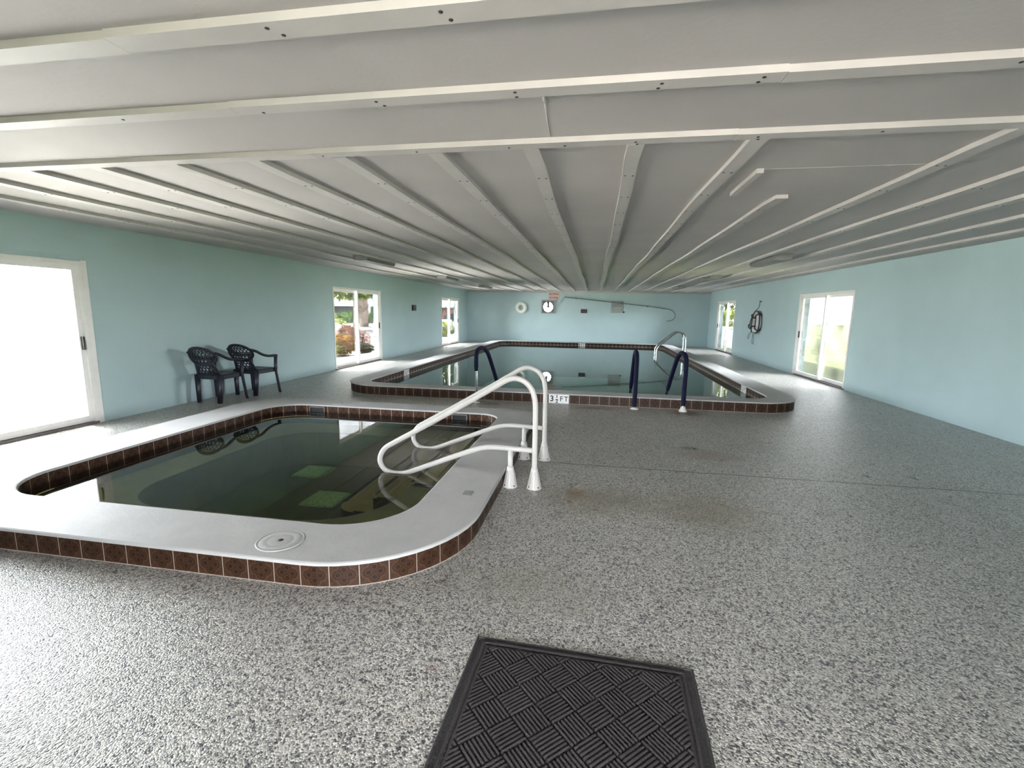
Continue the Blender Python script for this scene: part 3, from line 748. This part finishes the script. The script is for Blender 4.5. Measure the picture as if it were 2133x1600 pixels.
# ------------------------------------------------------------------ ceiling lights
def make_light(label):
    root = tag(empty('ceiling_light'), label, 'light fixture', 'fluorescent fixtures along the ceiling'); O = (0, 0, 0); L = 0.61
    m = MB(); m.box(-0.115, 0.115, -L + 0.02, L - 0.02, -0.032, 0.0); m.build('housing', 'fixture_housing', root, O)
    m = MB(); pr = [(-0.130, -0.028), (-0.130, -0.062), (-0.105, -0.088), (0, -0.096), (0.105, -0.088), (0.130, -0.062), (0.130, -0.028)]
    vs = [(x, y, z) for y in (-L + 0.03, L - 0.03) for x, z in pr]; k = len(pr)
    m.add(vs, [(i, i + 1, k + i + 1, k + i) for i in range(k - 1)] + [tuple(range(k)), tuple(range(2 * k - 1, k - 1, -1)), (0, k, 2 * k - 1, k - 1)])
    m.build('diffuser', 'lens_grey', root, O)
    for s in (-1, 1):
        m = MB(); pr2 = [(x * 1.06, z * 1.04 + 0.002) for x, z in pr]; pr2 = [(-0.138, 0.0)] + pr2 + [(0.138, 0.0)]; k = len(pr2)
        a, b = sorted((s * (L - 0.034), s * L)); vs = [(x, y, min(z, 0)) for y in (a, b) for x, z in pr2]
        m.add(vs, [(i, (i + 1) % k, k + (i + 1) % k, k + i) for i in range(k)] + [tuple(range(k)), tuple(range(2 * k - 1, k - 1, -1))])
        m.build('end_cap', 'fixture_cap', root, O)
    return root
LT = make_light('')
spots = [(-4.23, 8.78), (-4.23, 13.42), (-4.23, 18.2), (2.90, 8.95), (2.90, 13.2), (2.90, 17.9)]
names = ['grey fluorescent fixture nearest on the side above the two chairs', 'grey fluorescent fixture in the middle of the row above the chairs side',
         'small grey fluorescent fixture, farthest of the row on the chairs side', 'grey fluorescent fixture nearest on the life ring side of the ceiling',
         'grey fluorescent fixture in the middle of the row on the life ring side', 'small grey fluorescent fixture, farthest of the row on the life ring side']
for i, (a, b) in enumerate(spots):
    o = LT if i == 0 else copy_tree(LT); o.location = (a, b, H - (BT if False else 0.0005)); o['label'] = names[i]

# ------------------------------------------------------------------ far wall things
def torus(mb, c, R, r, axis='y', n=40, k=16, mi=0, sq=1.0):
    vs = []
    for i in range(n):
        a = 2 * PI * i / n
        for j in range(k):
            b = 2 * PI * j / k; rad = R + r * math.cos(b); h = r * sq * math.sin(b)
            p = (rad * math.cos(a), h, rad * math.sin(a)) if axis == 'y' else (h, rad * math.cos(a), rad * math.sin(a))
            vs.append((c[0] + p[0], c[1] + p[1], c[2] + p[2]))
    mb.add(vs, [(i * k + j, i * k + (j + 1) % k, ((i + 1) % n) * k + (j + 1) % k, ((i + 1) % n) * k + j) for i in range(n) for j in range(k)], mi, True)
FW = YF
m = MB(); torus(m, (-3.445, FW - 0.061, 1.632), 0.195, 0.08, 'y', 44, 18, 0, 0.75)
tag(m.build('foam_ring', 'foam_white', origin=(-3.445, FW - 0.061, 1.632)), 'plain white foam ring hung on the far teal wall', 'life ring')

vc = (-2.185, 1.675)
fan = tag(empty('exhaust_fan', (-2.17, FW, 1.69)), 'square grey exhaust fan with bright round opening in the far wall', 'fan')
m = MB(); yf = FW - 0.05
vx0, vx1, vz0, vz1 = -2.50, -1.855, 1.37, 2.01
n = 48; out = []; inn = []
for k in range(n):
    a = 2 * PI * k / n + PI / 4; ca, sa = math.cos(a), math.sin(a); t = 1 / max(abs(ca), abs(sa))
    out.append((0.5 * (vx0 + vx1) + ca * t * (vx1 - vx0 - 0.1) / 2, 0.5 * (vz0 + vz1) + sa * t * (vz1 - vz0 - 0.1) / 2)); inn.append((vc[0] + 0.225 * ca, vc[1] + 0.225 * sa))
L3 = lambda P, y: [(x, y, z) for x, z in P]
m.loops([L3(out, FW - 0.012), L3(inn, FW - 0.012), L3(inn, FW + 0.06)]); m.build('fan_shroud', 'vent_grey', fan)
m = MB(); w = 0.05
m.box(vx0, vx1, yf, FW - 0.001, vz0, vz0 + w); m.box(vx0, vx1, yf, FW - 0.001, vz1 - w, vz1); m.box(vx0, vx0 + w, yf, FW - 0.001, vz0 + w, vz1 - w); m.box(vx1 - w, vx1, yf, FW - 0.001, vz0 + w, vz1 - w)
m.build('frame', 'vent_frame', fan)
for z in (1.57, 1.665, 1.76):
    m = MB(); m.add([(vc[0] - 0.24, FW + 0.10, z), (vc[0] + 0.24, FW + 0.10, z), (vc[0] + 0.24, FW + 0.17, z - 0.02), (vc[0] - 0.24, FW + 0.17, z - 0.02),
                     (vc[0] - 0.24, FW + 0.10, z + 0.018), (vc[0] + 0.24, FW + 0.10, z + 0.018), (vc[0] + 0.24, FW + 0.17, z - 0.002), (vc[0] - 0.24, FW + 0.17, z - 0.002)],
                    [(3, 2, 1, 0), (4, 5, 6, 7), (0, 1, 5, 4), (1, 2, 6, 5), (2, 3, 7, 6), (3, 0, 4, 7)]); m.build('louver', 'vent_grey', fan)
m = MB(); m.lathe([(0.0001, 0.0), (0.05, 0.004), (0.058, 0.02), (0.058, 0.09), (0.02, 0.1)], (vc[0], FW - 0.005, vc[1] + 0.02), 20, axis='y'); m.build('motor', 'motor_black', fan)
m = MB(); m.add([(vc[0] - 0.07, FW + 0.02, vc[1] + 0.23), (vc[0] + 0.07, FW + 0.02, vc[1] + 0.23), (vc[0] + 0.02, FW + 0.02, vc[1] + 0.03), (vc[0] - 0.02, FW + 0.02, vc[1] + 0.03),
                 (vc[0] - 0.07, FW + 0.03, vc[1] + 0.23), (vc[0] + 0.07, FW + 0.03, vc[1] + 0.23), (vc[0] + 0.02, FW + 0.03, vc[1] + 0.03), (vc[0] - 0.02, FW + 0.03, vc[1] + 0.03)],
                [(3, 2, 1, 0), (4, 5, 6, 7), (0, 1, 5, 4), (1, 2, 6, 5), (2, 3, 7, 6), (3, 0, 4, 7)]); m.build('motor_bracket', 'motor_black', fan)

sg = tag(empty('warning_sign', (-1.93, FW, 2.195)), 'small pinkish warning sign with dark red lettering above the exhaust fan', 'sign')
m = MB(); m.box(-2.175, -1.69, FW - 0.012, FW - 0.001, 2.05, 2.325); m.build('sign_board', 'sign_pink', sg)
text_mesh('lettering', 'NO DIVING', 0.088, 'letter_red', sg, (-1.932, FW - 0.0125, 2.268), (PI / 2, 0, 0), 0.001, 0.92, 0.003)
text_mesh('lettering', 'ALLOWED', 0.088, 'letter_red', sg, (-1.932, FW - 0.0125, 2.10), (PI / 2, 0, 0), 0.001, 0.95, 0.003)

def plaque(name, label, c, half_w, half_h, side):
    root = tag(empty(name, c), label, 'plaque')
    def bx(mb, d0, d1, u, h):
        if side == 'far': mb.box(c[0] - u, c[0] + u, c[1] - d1, c[1] - d0, c[2] - h, c[2] + h)
        else: mb.box(c[0] + d0, c[0] + d1, c[1] - u, c[1] + u, c[2] - h, c[2] + h)
    m = MB(); bx(m, 0.001, 0.05, half_w, half_h); m.build('case', 'plaque_dark', root)
    m = MB(); bx(m, 0.050, 0.053, half_w * 0.82, half_h * 0.7); m.build('face', 'plaque_red', root)
plaque('wall_plaque', 'small dark red plaque between fan and hook pole on far wall', (-0.525, FW, 1.507), 0.143, 0.090, 'far')
plaque('wall_plaque', 'small dark red plaque between the two sliding doors facing the pool', (XL, 15.35, 1.52), 0.145, 0.095, 'left')

sh = tag(empty('wall_shutter', (0.97, FW, 1.715)), 'closed grey louvered shutter crossed by the long hook pole', 'vent')
m = MB(); a, b, z0, z1 = 0.69, 1.25, 1.455, 1.985
for (x0, x1, q0, q1) in ((a, b, z0, z0 + 0.035), (a, b, z1 - 0.035, z1), (a, a + 0.035, z0, z1), (b - 0.035, b, z0, z1)): m.box(x0, x1, FW - 0.045, FW - 0.001, q0, q1)
m.build('frame', 'vent_frame', sh)
m = MB(); m.box(a + 0.035, b - 0.035, FW - 0.02, FW - 0.0015, z0 + 0.035, z1 - 0.035)
m.build('panel', 'shutter_grey', sh)
for z in (1.745, 1.825, 1.90):
    m = MB(); m.box(a + 0.035, b - 0.035, FW - 0.032, FW - 0.021, z, z + 0.022); m.build('slat', 'vent_grey', sh)
m = MB(); m.lathe([(0.0001, -0.02), (0.035, -0.02), (0.035, 0.02), (0.0001, 0.02)], (b + 0.01, FW - 0.05, z0 + 0.03), 14, axis='y'); m.build('knob', 'bolt_dark', sh)

hk = tag(empty('rescue_hook', (0.97, FW, 1.9)), 'long rescue pole with curved hook end hung across the far wall', 'pole')
y = FW - 0.075
m = MB(); m.tube(smooth_path([(-1.43, y, 2.135), (-0.25, y, 2.02), (1.09, y, 1.885), (2.28, y, 1.768), (3.10, y, 1.66)], 0.1), 0.019, 10); m.build('pole', 'pole_metal', hk)
m = MB(); m.tube(smooth_path([(3.08, y, 1.663), (3.24, y, 1.635), (3.40, y, 1.555), (3.50, y, 1.39), (3.45, y, 1.225), (3.30, y, 1.14), (3.14, y, 1.125)], 0.03), 0.015, 10); m.build('hook', 'pole_metal', hk)
for (bx_, bz) in ((-0.9, 2.083), (2.29, 1.767)):
    m = MB(); m.box(bx_ - 0.02, bx_ + 0.02, FW - 0.1, FW - 0.001, bz - 0.045, bz - 0.022); m.box(bx_ - 0.02, bx_ + 0.02, FW - 0.104, FW - 0.094, bz - 0.045, bz + 0.04); m.build('bracket', 'pole_metal', hk)

# ------------------------------------------------------------------ roped ring buoy
rb = tag(empty('ring_buoy', (XR, 15.73, 1.24)), 'white ring buoy with dark grab rope hanging on a hook', 'life ring')
c = (XR - 0.075, 15.73, 1.235)
m = MB(); torus(m, c, 0.255, 0.075, 'x', 48, 18, 0, 0.85); m.build('ring', 'ring_white', rb)
m = MB(); P = []
for k in range(64):
    a = 2 * PI * k / 64; rr = 0.345 + 0.012 * math.cos(4 * a + PI); P.append((c[0] - 0.01, c[1] + rr * math.cos(a), c[2] + rr * math.sin(a)))
m.tube(P, 0.017, 8, closed=True)
for k in range(4):
    a = PI / 4 + k * PI / 2; Q = []
    for j in range(20):
        b = 2 * PI * j / 20; rad = 0.255 + 0.090 * math.cos(b); Q.append((c[0] + 0.082 * math.sin(b), c[1] + rad * math.cos(a), c[2] + rad * math.sin(a)))
    m.tube(Q, 0.018, 6, closed=True)
m.build('grab_rope', 'rope_dark', rb)
m = MB(); m.tube([(XR - 0.001, 15.6, 1.86), (XR - 0.05, 15.6, 1.855), (XR - 0.06, 15.6, 1.885)], 0.012, 8); m.build('hook', 'bolt_dark', rb)
m = MB(); m.tube(smooth_path([(XR - 0.055, 15.6, 1.865), (XR - 0.06, 15.63, 1.7), (c[0] - 0.06, 15.69, 1.57)], 0.03), 0.0085, 8)
m.tube(smooth_path([(c[0] - 0.06, 15.69, 1.57), (c[0] - 0.085, 15.8, 1.40), (c[0] - 0.085, 15.84, 1.2), (c[0] - 0.08, 15.86, 1.0), (c[0] - 0.08, 15.83, 0.93)], 0.03), 0.016, 8)
m.tube(smooth_path([(c[0] - 0.082, 15.84, 1.42), (c[0] - 0.09, 15.99, 1.2), (c[0] - 0.085, 15.93, 1.03), (c[0] - 0.09, 16.12, 1.08), (c[0] - 0.07, 16.15, 1.16)], 0.03), 0.016, 8)
m.build('hanging_rope', 'rope_dark', rb)
m = MB()
for pts in ([(15.84, 0.93), (15.98, 0.86), (16.16, 0.70), (16.22, 0.72), (16.15, 0.86), (15.95, 0.93)], [(15.78, 0.93), (15.66, 0.78), (15.62, 0.60), (15.68, 0.56), (15.76, 0.60), (15.76, 0.76), (15.74, 0.93)]):
    m.tube(smooth_path([(c[0] - 0.055, a, b) for a, b in pts], 0.03), 0.0075, 6)
m.build('rope_tail', 'rope_grey', rb)

# ------------------------------------------------------------------ outdoors
m = MB(); g = 90
gx0, gx1 = XL - TW - 1.25, XR + TW + 0.02
m.quad((-g, -g, -0.06), (gx0, -g, -0.06), (gx0, g, -0.06), (-g, g, -0.06))
m.quad((gx1, -g, -0.06), (g, -g, -0.06), (g, g, -0.06), (gx1, g, -0.06), 1)
m.quad((gx0, -g, -0.06), (gx1, -g, -0.06), (gx1, YB - TW - 3, -0.06), (gx0, YB - TW - 3, -0.06))
m.quad((gx0, YF + TW, -0.06), (gx1, YF + TW, -0.06), (gx1, g, -0.06), (gx0, g, -0.06))
struct(m.build('ground', ['lawn_grass', 'green_grass'], fix=False))
m = MB(); m.box(gx0 + 0.003, XL - TW - 0.002, YB - TW, YF + TW, -0.12, -0.02); struct(m.build('path', 'garden_concrete'))
m = MB(); m.box(gx0 + 0.003, gx1 - 0.003, YB - TW - 3, YB - TW - 0.002, -0.12, -0.02); struct(m.build('porch_slab', 'porch_concrete'))  # unseen slab, toned dark to cut light bounced in at the entrance
m = MB(); d = Vector((-0.86, 0.5, 0)).normalized(); p = Vector((-0.5, -0.86, 0))
def strip(p0, p1, w, z):
    t = (Vector(p1) - Vector(p0)).normalized(); nn = Vector((-t.y, t.x, 0)) * w / 2; a, b = Vector(p0), Vector(p1)
    m.quad(*[(q.x, q.y, z) for q in (a - nn, b - nn, b + nn, a + nn)])
strip((-40, 24, 0), (-8.5, 35, 0), 10, -0.052); strip((-12, 8, 0), (-13.2, 29, 0), 4.2, -0.050)
struct(m.build('road', 'road_asphalt', fix=False))

def leaves(name, parent, c, rad, n, size, mats, wts, droop=0.4, long=2.2, seed=1):
    rnd = random.Random(seed); m = MB()
    for k in range(n):
        while True:
            q = Vector((rnd.uniform(-1, 1), rnd.uniform(-1, 1), rnd.uniform(-1, 1)))
            if 0.12 < q.length < 1: break
        p = Vector((c[0] + q.x * rad[0], c[1] + q.y * rad[1], c[2] + q.z * rad[2]))
        d = (q + Vector((rnd.uniform(-.7, .7), rnd.uniform(-.7, .7), rnd.uniform(-.3, .9) - droop * 0.5))).normalized()
        s = d.cross(Vector((0, 0, 1))); s = s.normalized() if s.length > 1e-3 else Vector((1, 0, 0))
        sz = size * rnd.uniform(0.6, 1.3); w = s * sz * 0.5; L = d * sz * long; up = Vector((0, 0, sz * 0.25))
        r = rnd.random(); mi = 0
        for i, wt in enumerate(wts):
            if r < wt: mi = i; break
            r -= wt
        m.add([p, p + L * 0.5 + w + up, p + L, p + L * 0.5 - w + up], [(0, 1, 2), (0, 2, 3)], mi)
    o = m.build(name, mats, parent, fix=False); return o
def shrub(name, label, x, y, w, h, mats, wts, n, size, seed, cat='shrub', group='garden shrubs outside the glass doors', base=0.0):
    root = tag(empty(name, (x, y, -0.06)), label, cat, group)
    leaves('foliage', root, (x, y, base + h * 0.55 - 0.06), (w, w, h * 0.5), n, size, mats, wts, seed=seed)
    m = MB(); rnd = random.Random(seed)
    for k in range(6):
        a = rnd.uniform(0, 6.28); m.tube([(x + 0.04 * math.cos(a), y + 0.04 * math.sin(a), -0.06), (x + w * 0.6 * math.cos(a), y + w * 0.6 * math.sin(a), base + h * 0.6)], [0.018, 0.008], 6)
    m.build('stem', 'bark', root); return root
shrub('croton_shrub', 'bright orange croton shrub seen low through the nearest sliding door', -8.05, 14.15, 0.42, 0.66, ['leaf_orange', 'leaf_green', 'leaf_yellow'], [.6, .2, .2], 1900, 0.042, 11)
shrub('croton_shrub', 'dull red croton shrub behind the second pane of the nearest door', -8.75, 16.3, 0.6, 0.68, ['leaf_red', 'leaf_dark', 'leaf_orange'], [.5, .2, .3], 1900, 0.045, 12)
shrub('grassy_shrub', 'yellow green strappy plant beside the orange croton', -8.05, 13.2, 0.36, 0.5, ['leaf_yellow', 'leaf_green'], [.6, .4], 1200, 0.036, 13)
shrub('dark_shrub', 'low dark green shrub in front of the crotons by the path', -7.80, 15.25, 0.30, 0.30, ['leaf_dark', 'leaf_red'], [.75, .25], 1200, 0.034, 14)
shrub('croton_shrub', 'small red croton under the yellow palm beyond the nearest door', -13.2, 23.9, 0.5, 0.5, ['leaf_red', 'leaf_orange', 'leaf_green'], [.4, .4, .2], 900, 0.07, 15)
shrub('round_shrub', 'rounded yellow green bush low outside the farther sliding door', -8.6, 26.4, 0.55, 0.75, ['leaf_yellow', 'leaf_green'], [.7, .3], 700, 0.07, 16)
shrub('croton_shrub', 'salmon croton bush seen through the farther sliding door', -10.4, 34.0, 0.9, 1.4, ['leaf_orange', 'leaf_red', 'leaf_green'], [.6, .25, .15], 800, 0.12, 17)
shrub('hedge', 'long low hedge in front of the white roofed house', -25.5, 49.0, 3.2, 0.9, ['leaf_green', 'leaf_dark'], [.6, .4], 1400, 0.2, 18)
shrub('broad_bush', 'bright yellow green bush on the lawn beyond the life ring side', 9.2, 37.0, 1.6, 1.6, ['leaf_yellow', 'leaf_green'], [.6, .4], 900, 0.16, 19)

def tree(name, label, x, y, h, crown, cz, n, size, mats, wts, seed, tr=0.16, group='trees in the garden'):
    root = tag(empty(name, (x, y, -0.06)), label, 'tree', group)
    m = MB(); m.tube(smooth_path([(x, y, -0.06), (x + 0.1, y, h * 0.4), (x - 0.05, y + 0.1, h * 0.8)], 0.3), tr, 10); m.build('trunk', 'bark', root)
    leaves('crown', root, (x, y, cz), crown, n, size, mats, wts, seed=seed); return root
tree('leafy_tree', 'leafy yellow green tree over the road beyond the nearest door', -16.4, 30.5, 4.0, (3.6, 3.0, 1.15), 3.35, 3400, 0.17, ['leaf_yellow', 'leaf_green', 'leaf_dark'], [.5, .3, .2], 31, 0.10)
tree('leafy_tree', 'tall green tree standing right behind the house roof', -33, 70, 9, (7, 4, 4), 6.5, 2600, 0.5, ['leaf_green', 'leaf_dark', 'leaf_yellow'], [.5, .3, .2], 32, 0.3)
tree('leafy_tree', 'dark green tree high beyond the farther sliding door', -14.5, 43.0, 6.5, (3.0, 3.0, 2.0), 5.0, 2200, 0.25, ['leaf_dark', 'leaf_green', 'leaf_yellow'], [.45, .35, .2], 33)
tree('leafy_tree', 'pale green tree on the lawn beyond the life ring side door', 12.6, 50.0, 8, (3.4, 3.4, 3.0), 4.9, 2000, 0.26, ['leaf_yellow', 'leaf_green'], [.75, .25], 34)
# palms
def palm(name, label, x, y, h, tr, nf, fl, mats, seed, boots=True):
    root = tag(empty(name, (x, y, -0.06)), label, 'palm tree', 'trees in the garden'); rnd = random.Random(seed)
    m = MB(); m.tube([(x, y, -0.06 + h * k / 10) for k in range(11)], [tr * (1.12 if k == 0 else 1 + 0.05 * (k % 2)) for k in range(11)], 14)
    if boots:
        for k in range(70):
            a = rnd.uniform(0, 6.28); z = rnd.uniform(0.4, h - 0.1); ca, sa = math.cos(a), math.sin(a)
            m.tube([(x + ca * tr * 0.95, y + sa * tr * 0.95, z), (x + ca * tr * 1.25, y + sa * tr * 1.25, z + 0.22)], [0.07, 0.03], 5)
    m.build('trunk', 'bark', root)
    m = MB()
    for k in range(nf):
        a = 2 * PI * k / nf + rnd.uniform(-.2, .2); el = rnd.uniform(0.0, 1.2); P = []
        for j in range(10):
            t = j / 9; r = fl * t * math.cos(el * (1 - t * 0.4)); z = h + fl * (math.sin(el) * t - 0.55 * t * t)
            P.append(Vector((x + r * math.cos(a), y + r * math.sin(a), z)))
        sd = Vector((-math.sin(a), math.cos(a), 0))
        for j in range(1, 10):
            for s in (-1, 1):
                for q in range(2):
                    b = P[j - 1].lerp(P[j], q / 2); wl = fl * 0.28 * math.sin(PI * (0.12 + 0.8 * j / 10)); tip = b + sd * s * wl + (P[j] - P[j - 1]) * 0.8 - Vector((0, 0, wl * 0.45)); w = (P[j] - P[j - 1]) * 0.22
                    m.add([b - w, b + w, tip], [(0, 1, 2)], rnd.randrange(len(mats)))
    m.build('frond_crown', mats, root, fix=False); return root
palm('palm_tree', 'stout palm trunk with old leaf stubs beyond the nearest door', -19.4, 37.8, 4.4, 0.34, 14, 2.3, ['leaf_green', 'leaf_yellow'], 41)
palm('areca_palm', 'low yellow palm fronds at the edge of the nearest door', -15.6, 26.2, 0.8, 0.08, 16, 1.2, ['leaf_yellow', 'leaf_yellow', 'leaf_green'], 42, False)
# house
hs = tag(empty('bungalow', (-28.5, 55, -0.06)), 'low grey bungalow with deep white roof edge across the road', 'house')
m = MB(); m.box(-44, -17, 56, 62, -0.06, 2.3); m.build('wall', 'house_wall', hs)
m = MB(); m.box(-45, -16, 54.6, 63, 1.75, 2.62); m.box(-45.2, -15.8, 54.5, 63.1, 2.62, 2.74); m.build('roof', 'house_white', hs)
for x0 in (-37, -31.0, -26.2, -21):
    m = MB(); m.box(x0, x0 + 2.6, 55.93, 55.999, 0.55, 1.70); f = m.build('window', 'house_window', hs)
for x0 in (-41, -33, -27.6, -22.4):
    m = MB(); m.box(x0, x0 + 0.35, 54.9, 55.25, -0.06, 1.75); m.build('post', 'house_white', hs)
# white house farther round, and the cart
hs2 = tag(empty('white_cottage', (-15.5, 67.5, -0.06)), 'white walled cottage beyond the farther sliding door', 'house')
m = MB(); m.box(-16.6, -10.8, 68, 74, -0.06, 2.4); m.build('wall', 'house_white', hs2)
m = MB(); m.box(-17.2, -10.2, 67.4, 74.6, 2.4, 2.6); m.add([(-17.2, 67.4, 2.6), (-10.2, 67.4, 2.6), (-10.2, 74.6, 2.6), (-17.2, 74.6, 2.6), (-17.2, 71, 3.4), (-10.2, 71, 3.4)], [(0, 1, 5, 4), (2, 3, 4, 5), (0, 4, 3), (1, 2, 5)]); m.build('roof', 'house_wall', hs2)
for x0 in (-15.6, -13.0):
    m = MB(); m.box(x0, x0 + 1.2, 67.94, 67.999, 0.9, 1.9); m.build('window', 'house_window', hs2)
ct = tag(empty('golf_cart', (-9.75, 31.0, -0.06)), 'white golf cart parked beyond the farther sliding door', 'cart'); cx, cy = -9.75, 31.0
m = MB(); m.bbox(cx - 0.55, cx + 0.55, cy - 1.1, cy + 1.1, 0.18, 0.55, 0.06); m.bbox(cx - 0.5, cx + 0.5, cy - 1.15, cy - 0.55, 0.50, 0.85, 0.1); m.build('body', 'cart_white', ct)
m = MB(); m.bbox(cx - 0.6, cx + 0.6, cy - 0.9, cy + 1.0, 1.72, 1.80, 0.03); m.build('roof', 'cart_white', ct)
m = MB(); m.bbox(cx - 0.48, cx + 0.48, cy, cy + 0.5, 0.55, 0.78, 0.04); m.bbox(cx - 0.48, cx + 0.48, cy + 0.45, cy + 0.58, 0.78, 1.2, 0.03); m.build('seat', 'black', ct)
for a in (-0.5, 0.5):
    for b0, b1 in ((-0.85, -0.6), (0.9, 0.85)):
        m = MB(); m.tube([(cx + a, cy + b0, 0.5), (cx + a, cy + b1, 1.73)], 0.02, 6); m.build('roof_post', 'black', ct)
for a in (-0.5, 0.5):
    for b in (-0.75, 0.75):
        m = MB(); m.lathe([(0.0001, -0.09), (0.2, -0.09), (0.22, -0.05), (0.22, 0.05), (0.2, 0.09), (0.0001, 0.09)], (cx + a, cy + b, 0.16), 18, axis='x'); m.build('wheel', 'black', ct)
# low pale garden wall beyond the life ring side
m = MB(); m.box(6.3, 6.48, 17.0, 30.0, -0.06, 0.80); m.box(6.27, 6.51, 17.0, 30.0, 0.80, 0.845)
tag(m.build('garden_wall', 'wall_block_outside', origin=(6.39, 23.5, -0.06)), 'low pale blue garden wall just outside the door beside the ring buoy', 'wall')

# ------------------------------------------------------------------ light
w = bpy.data.worlds.new('World'); SC.world = w; w.use_nodes = True; nt = w.node_tree; nt.nodes.clear()
out = nt.nodes.new('ShaderNodeOutputWorld'); bg = nt.nodes.new('ShaderNodeBackground')
tc = N(nt, 'ShaderNodeTexCoord'); sp = N(nt, 'ShaderNodeSeparateXYZ'); lk(nt, tc.outputs['Generated'], sp.inputs[0])
c = ramp(nt, sp.outputs[2], [(0.0, (1.50, 1.54, 1.62)), (0.3, (1.55, 1.60, 1.70)), (1.0, (1.7, 1.78, 1.92))])
nz = noise(nt, 2.5, 4, 0.5, tc.outputs['Generated'])
c = mixc(nt, 1.0, c, ramp(nt, nz, [(0.3, (0.9,) * 3), (0.7, (1.1,) * 3)]), 'MULTIPLY')
lk(nt, c, bg.inputs[0]); bg.inputs[1].default_value = 24.0; lk(nt, bg.outputs[0], out.inputs[0])
sl = bpy.data.lights.new('sun', 'SUN'); sl.energy = 180.0; sl.angle = math.radians(4); sl.color = (1.0, 0.965, 0.945)
so = bpy.data.objects.new('sun', sl); COL.objects.link(so); so.rotation_euler = (math.radians(-8), math.radians(-27), 0)
def portal(name, loc, rot, sx, sy):
    l = bpy.data.lights.new(name, 'AREA'); l.shape = 'RECTANGLE'; l.size = sx; l.size_y = sy; l.cycles.is_portal = True
    o = bpy.data.objects.new(name, l); COL.objects.link(o); o.location = loc; o.rotation_euler = rot
for s, a, b in DOORS:
    x = XL - TW if s == 'L' else XR + TW
    portal('door_daylight', (x, (a + b) / 2, DH / 2), (0, -PI / 2 if s == 'L' else PI / 2, 0), DH, b - a)
portal('entrance_daylight', ((BACK[0] + BACK[1]) / 2, YB - TW, 1.125), (PI / 2, 0, 0), BACK[1] - BACK[0], 2.25)

# ------------------------------------------------------------------ camera
R3 = Matrix(((0.98493098, -0.0409564, 0.16802839), (0.17229242, 0.14785602, -0.97388599), (0.01504285, 0.9881605, 0.15268445)))
cam = bpy.data.cameras.new('Camera'); cam.sensor_fit = 'HORIZONTAL'; cam.sensor_width = 36.0; cam.lens = 983.1346 / 2133 * 36
cam.clip_start = 0.05; cam.clip_end = 400
co = bpy.data.objects.new('Camera', cam); COL.objects.link(co); co.matrix_world = Matrix.Translation((0, 0, 1.46)) @ R3.to_4x4(); SC.camera = co
vs_ = SC.view_settings; SC.display_settings.display_device = 'sRGB'
vs_.view_transform = 'Standard'; vs_.look = 'None'; vs_.gamma = 1.0; vs_.exposure = 0.13; vs_.use_curve_mapping = False
cy_ = SC.cycles; cy_.max_bounces = 10; cy_.diffuse_bounces = 7; cy_.glossy_bounces = 5; cy_.transparent_max_bounces = 16
cy_.caustics_reflective = False; cy_.sample_clamp_indirect = 30.0; cy_.use_denoising = True
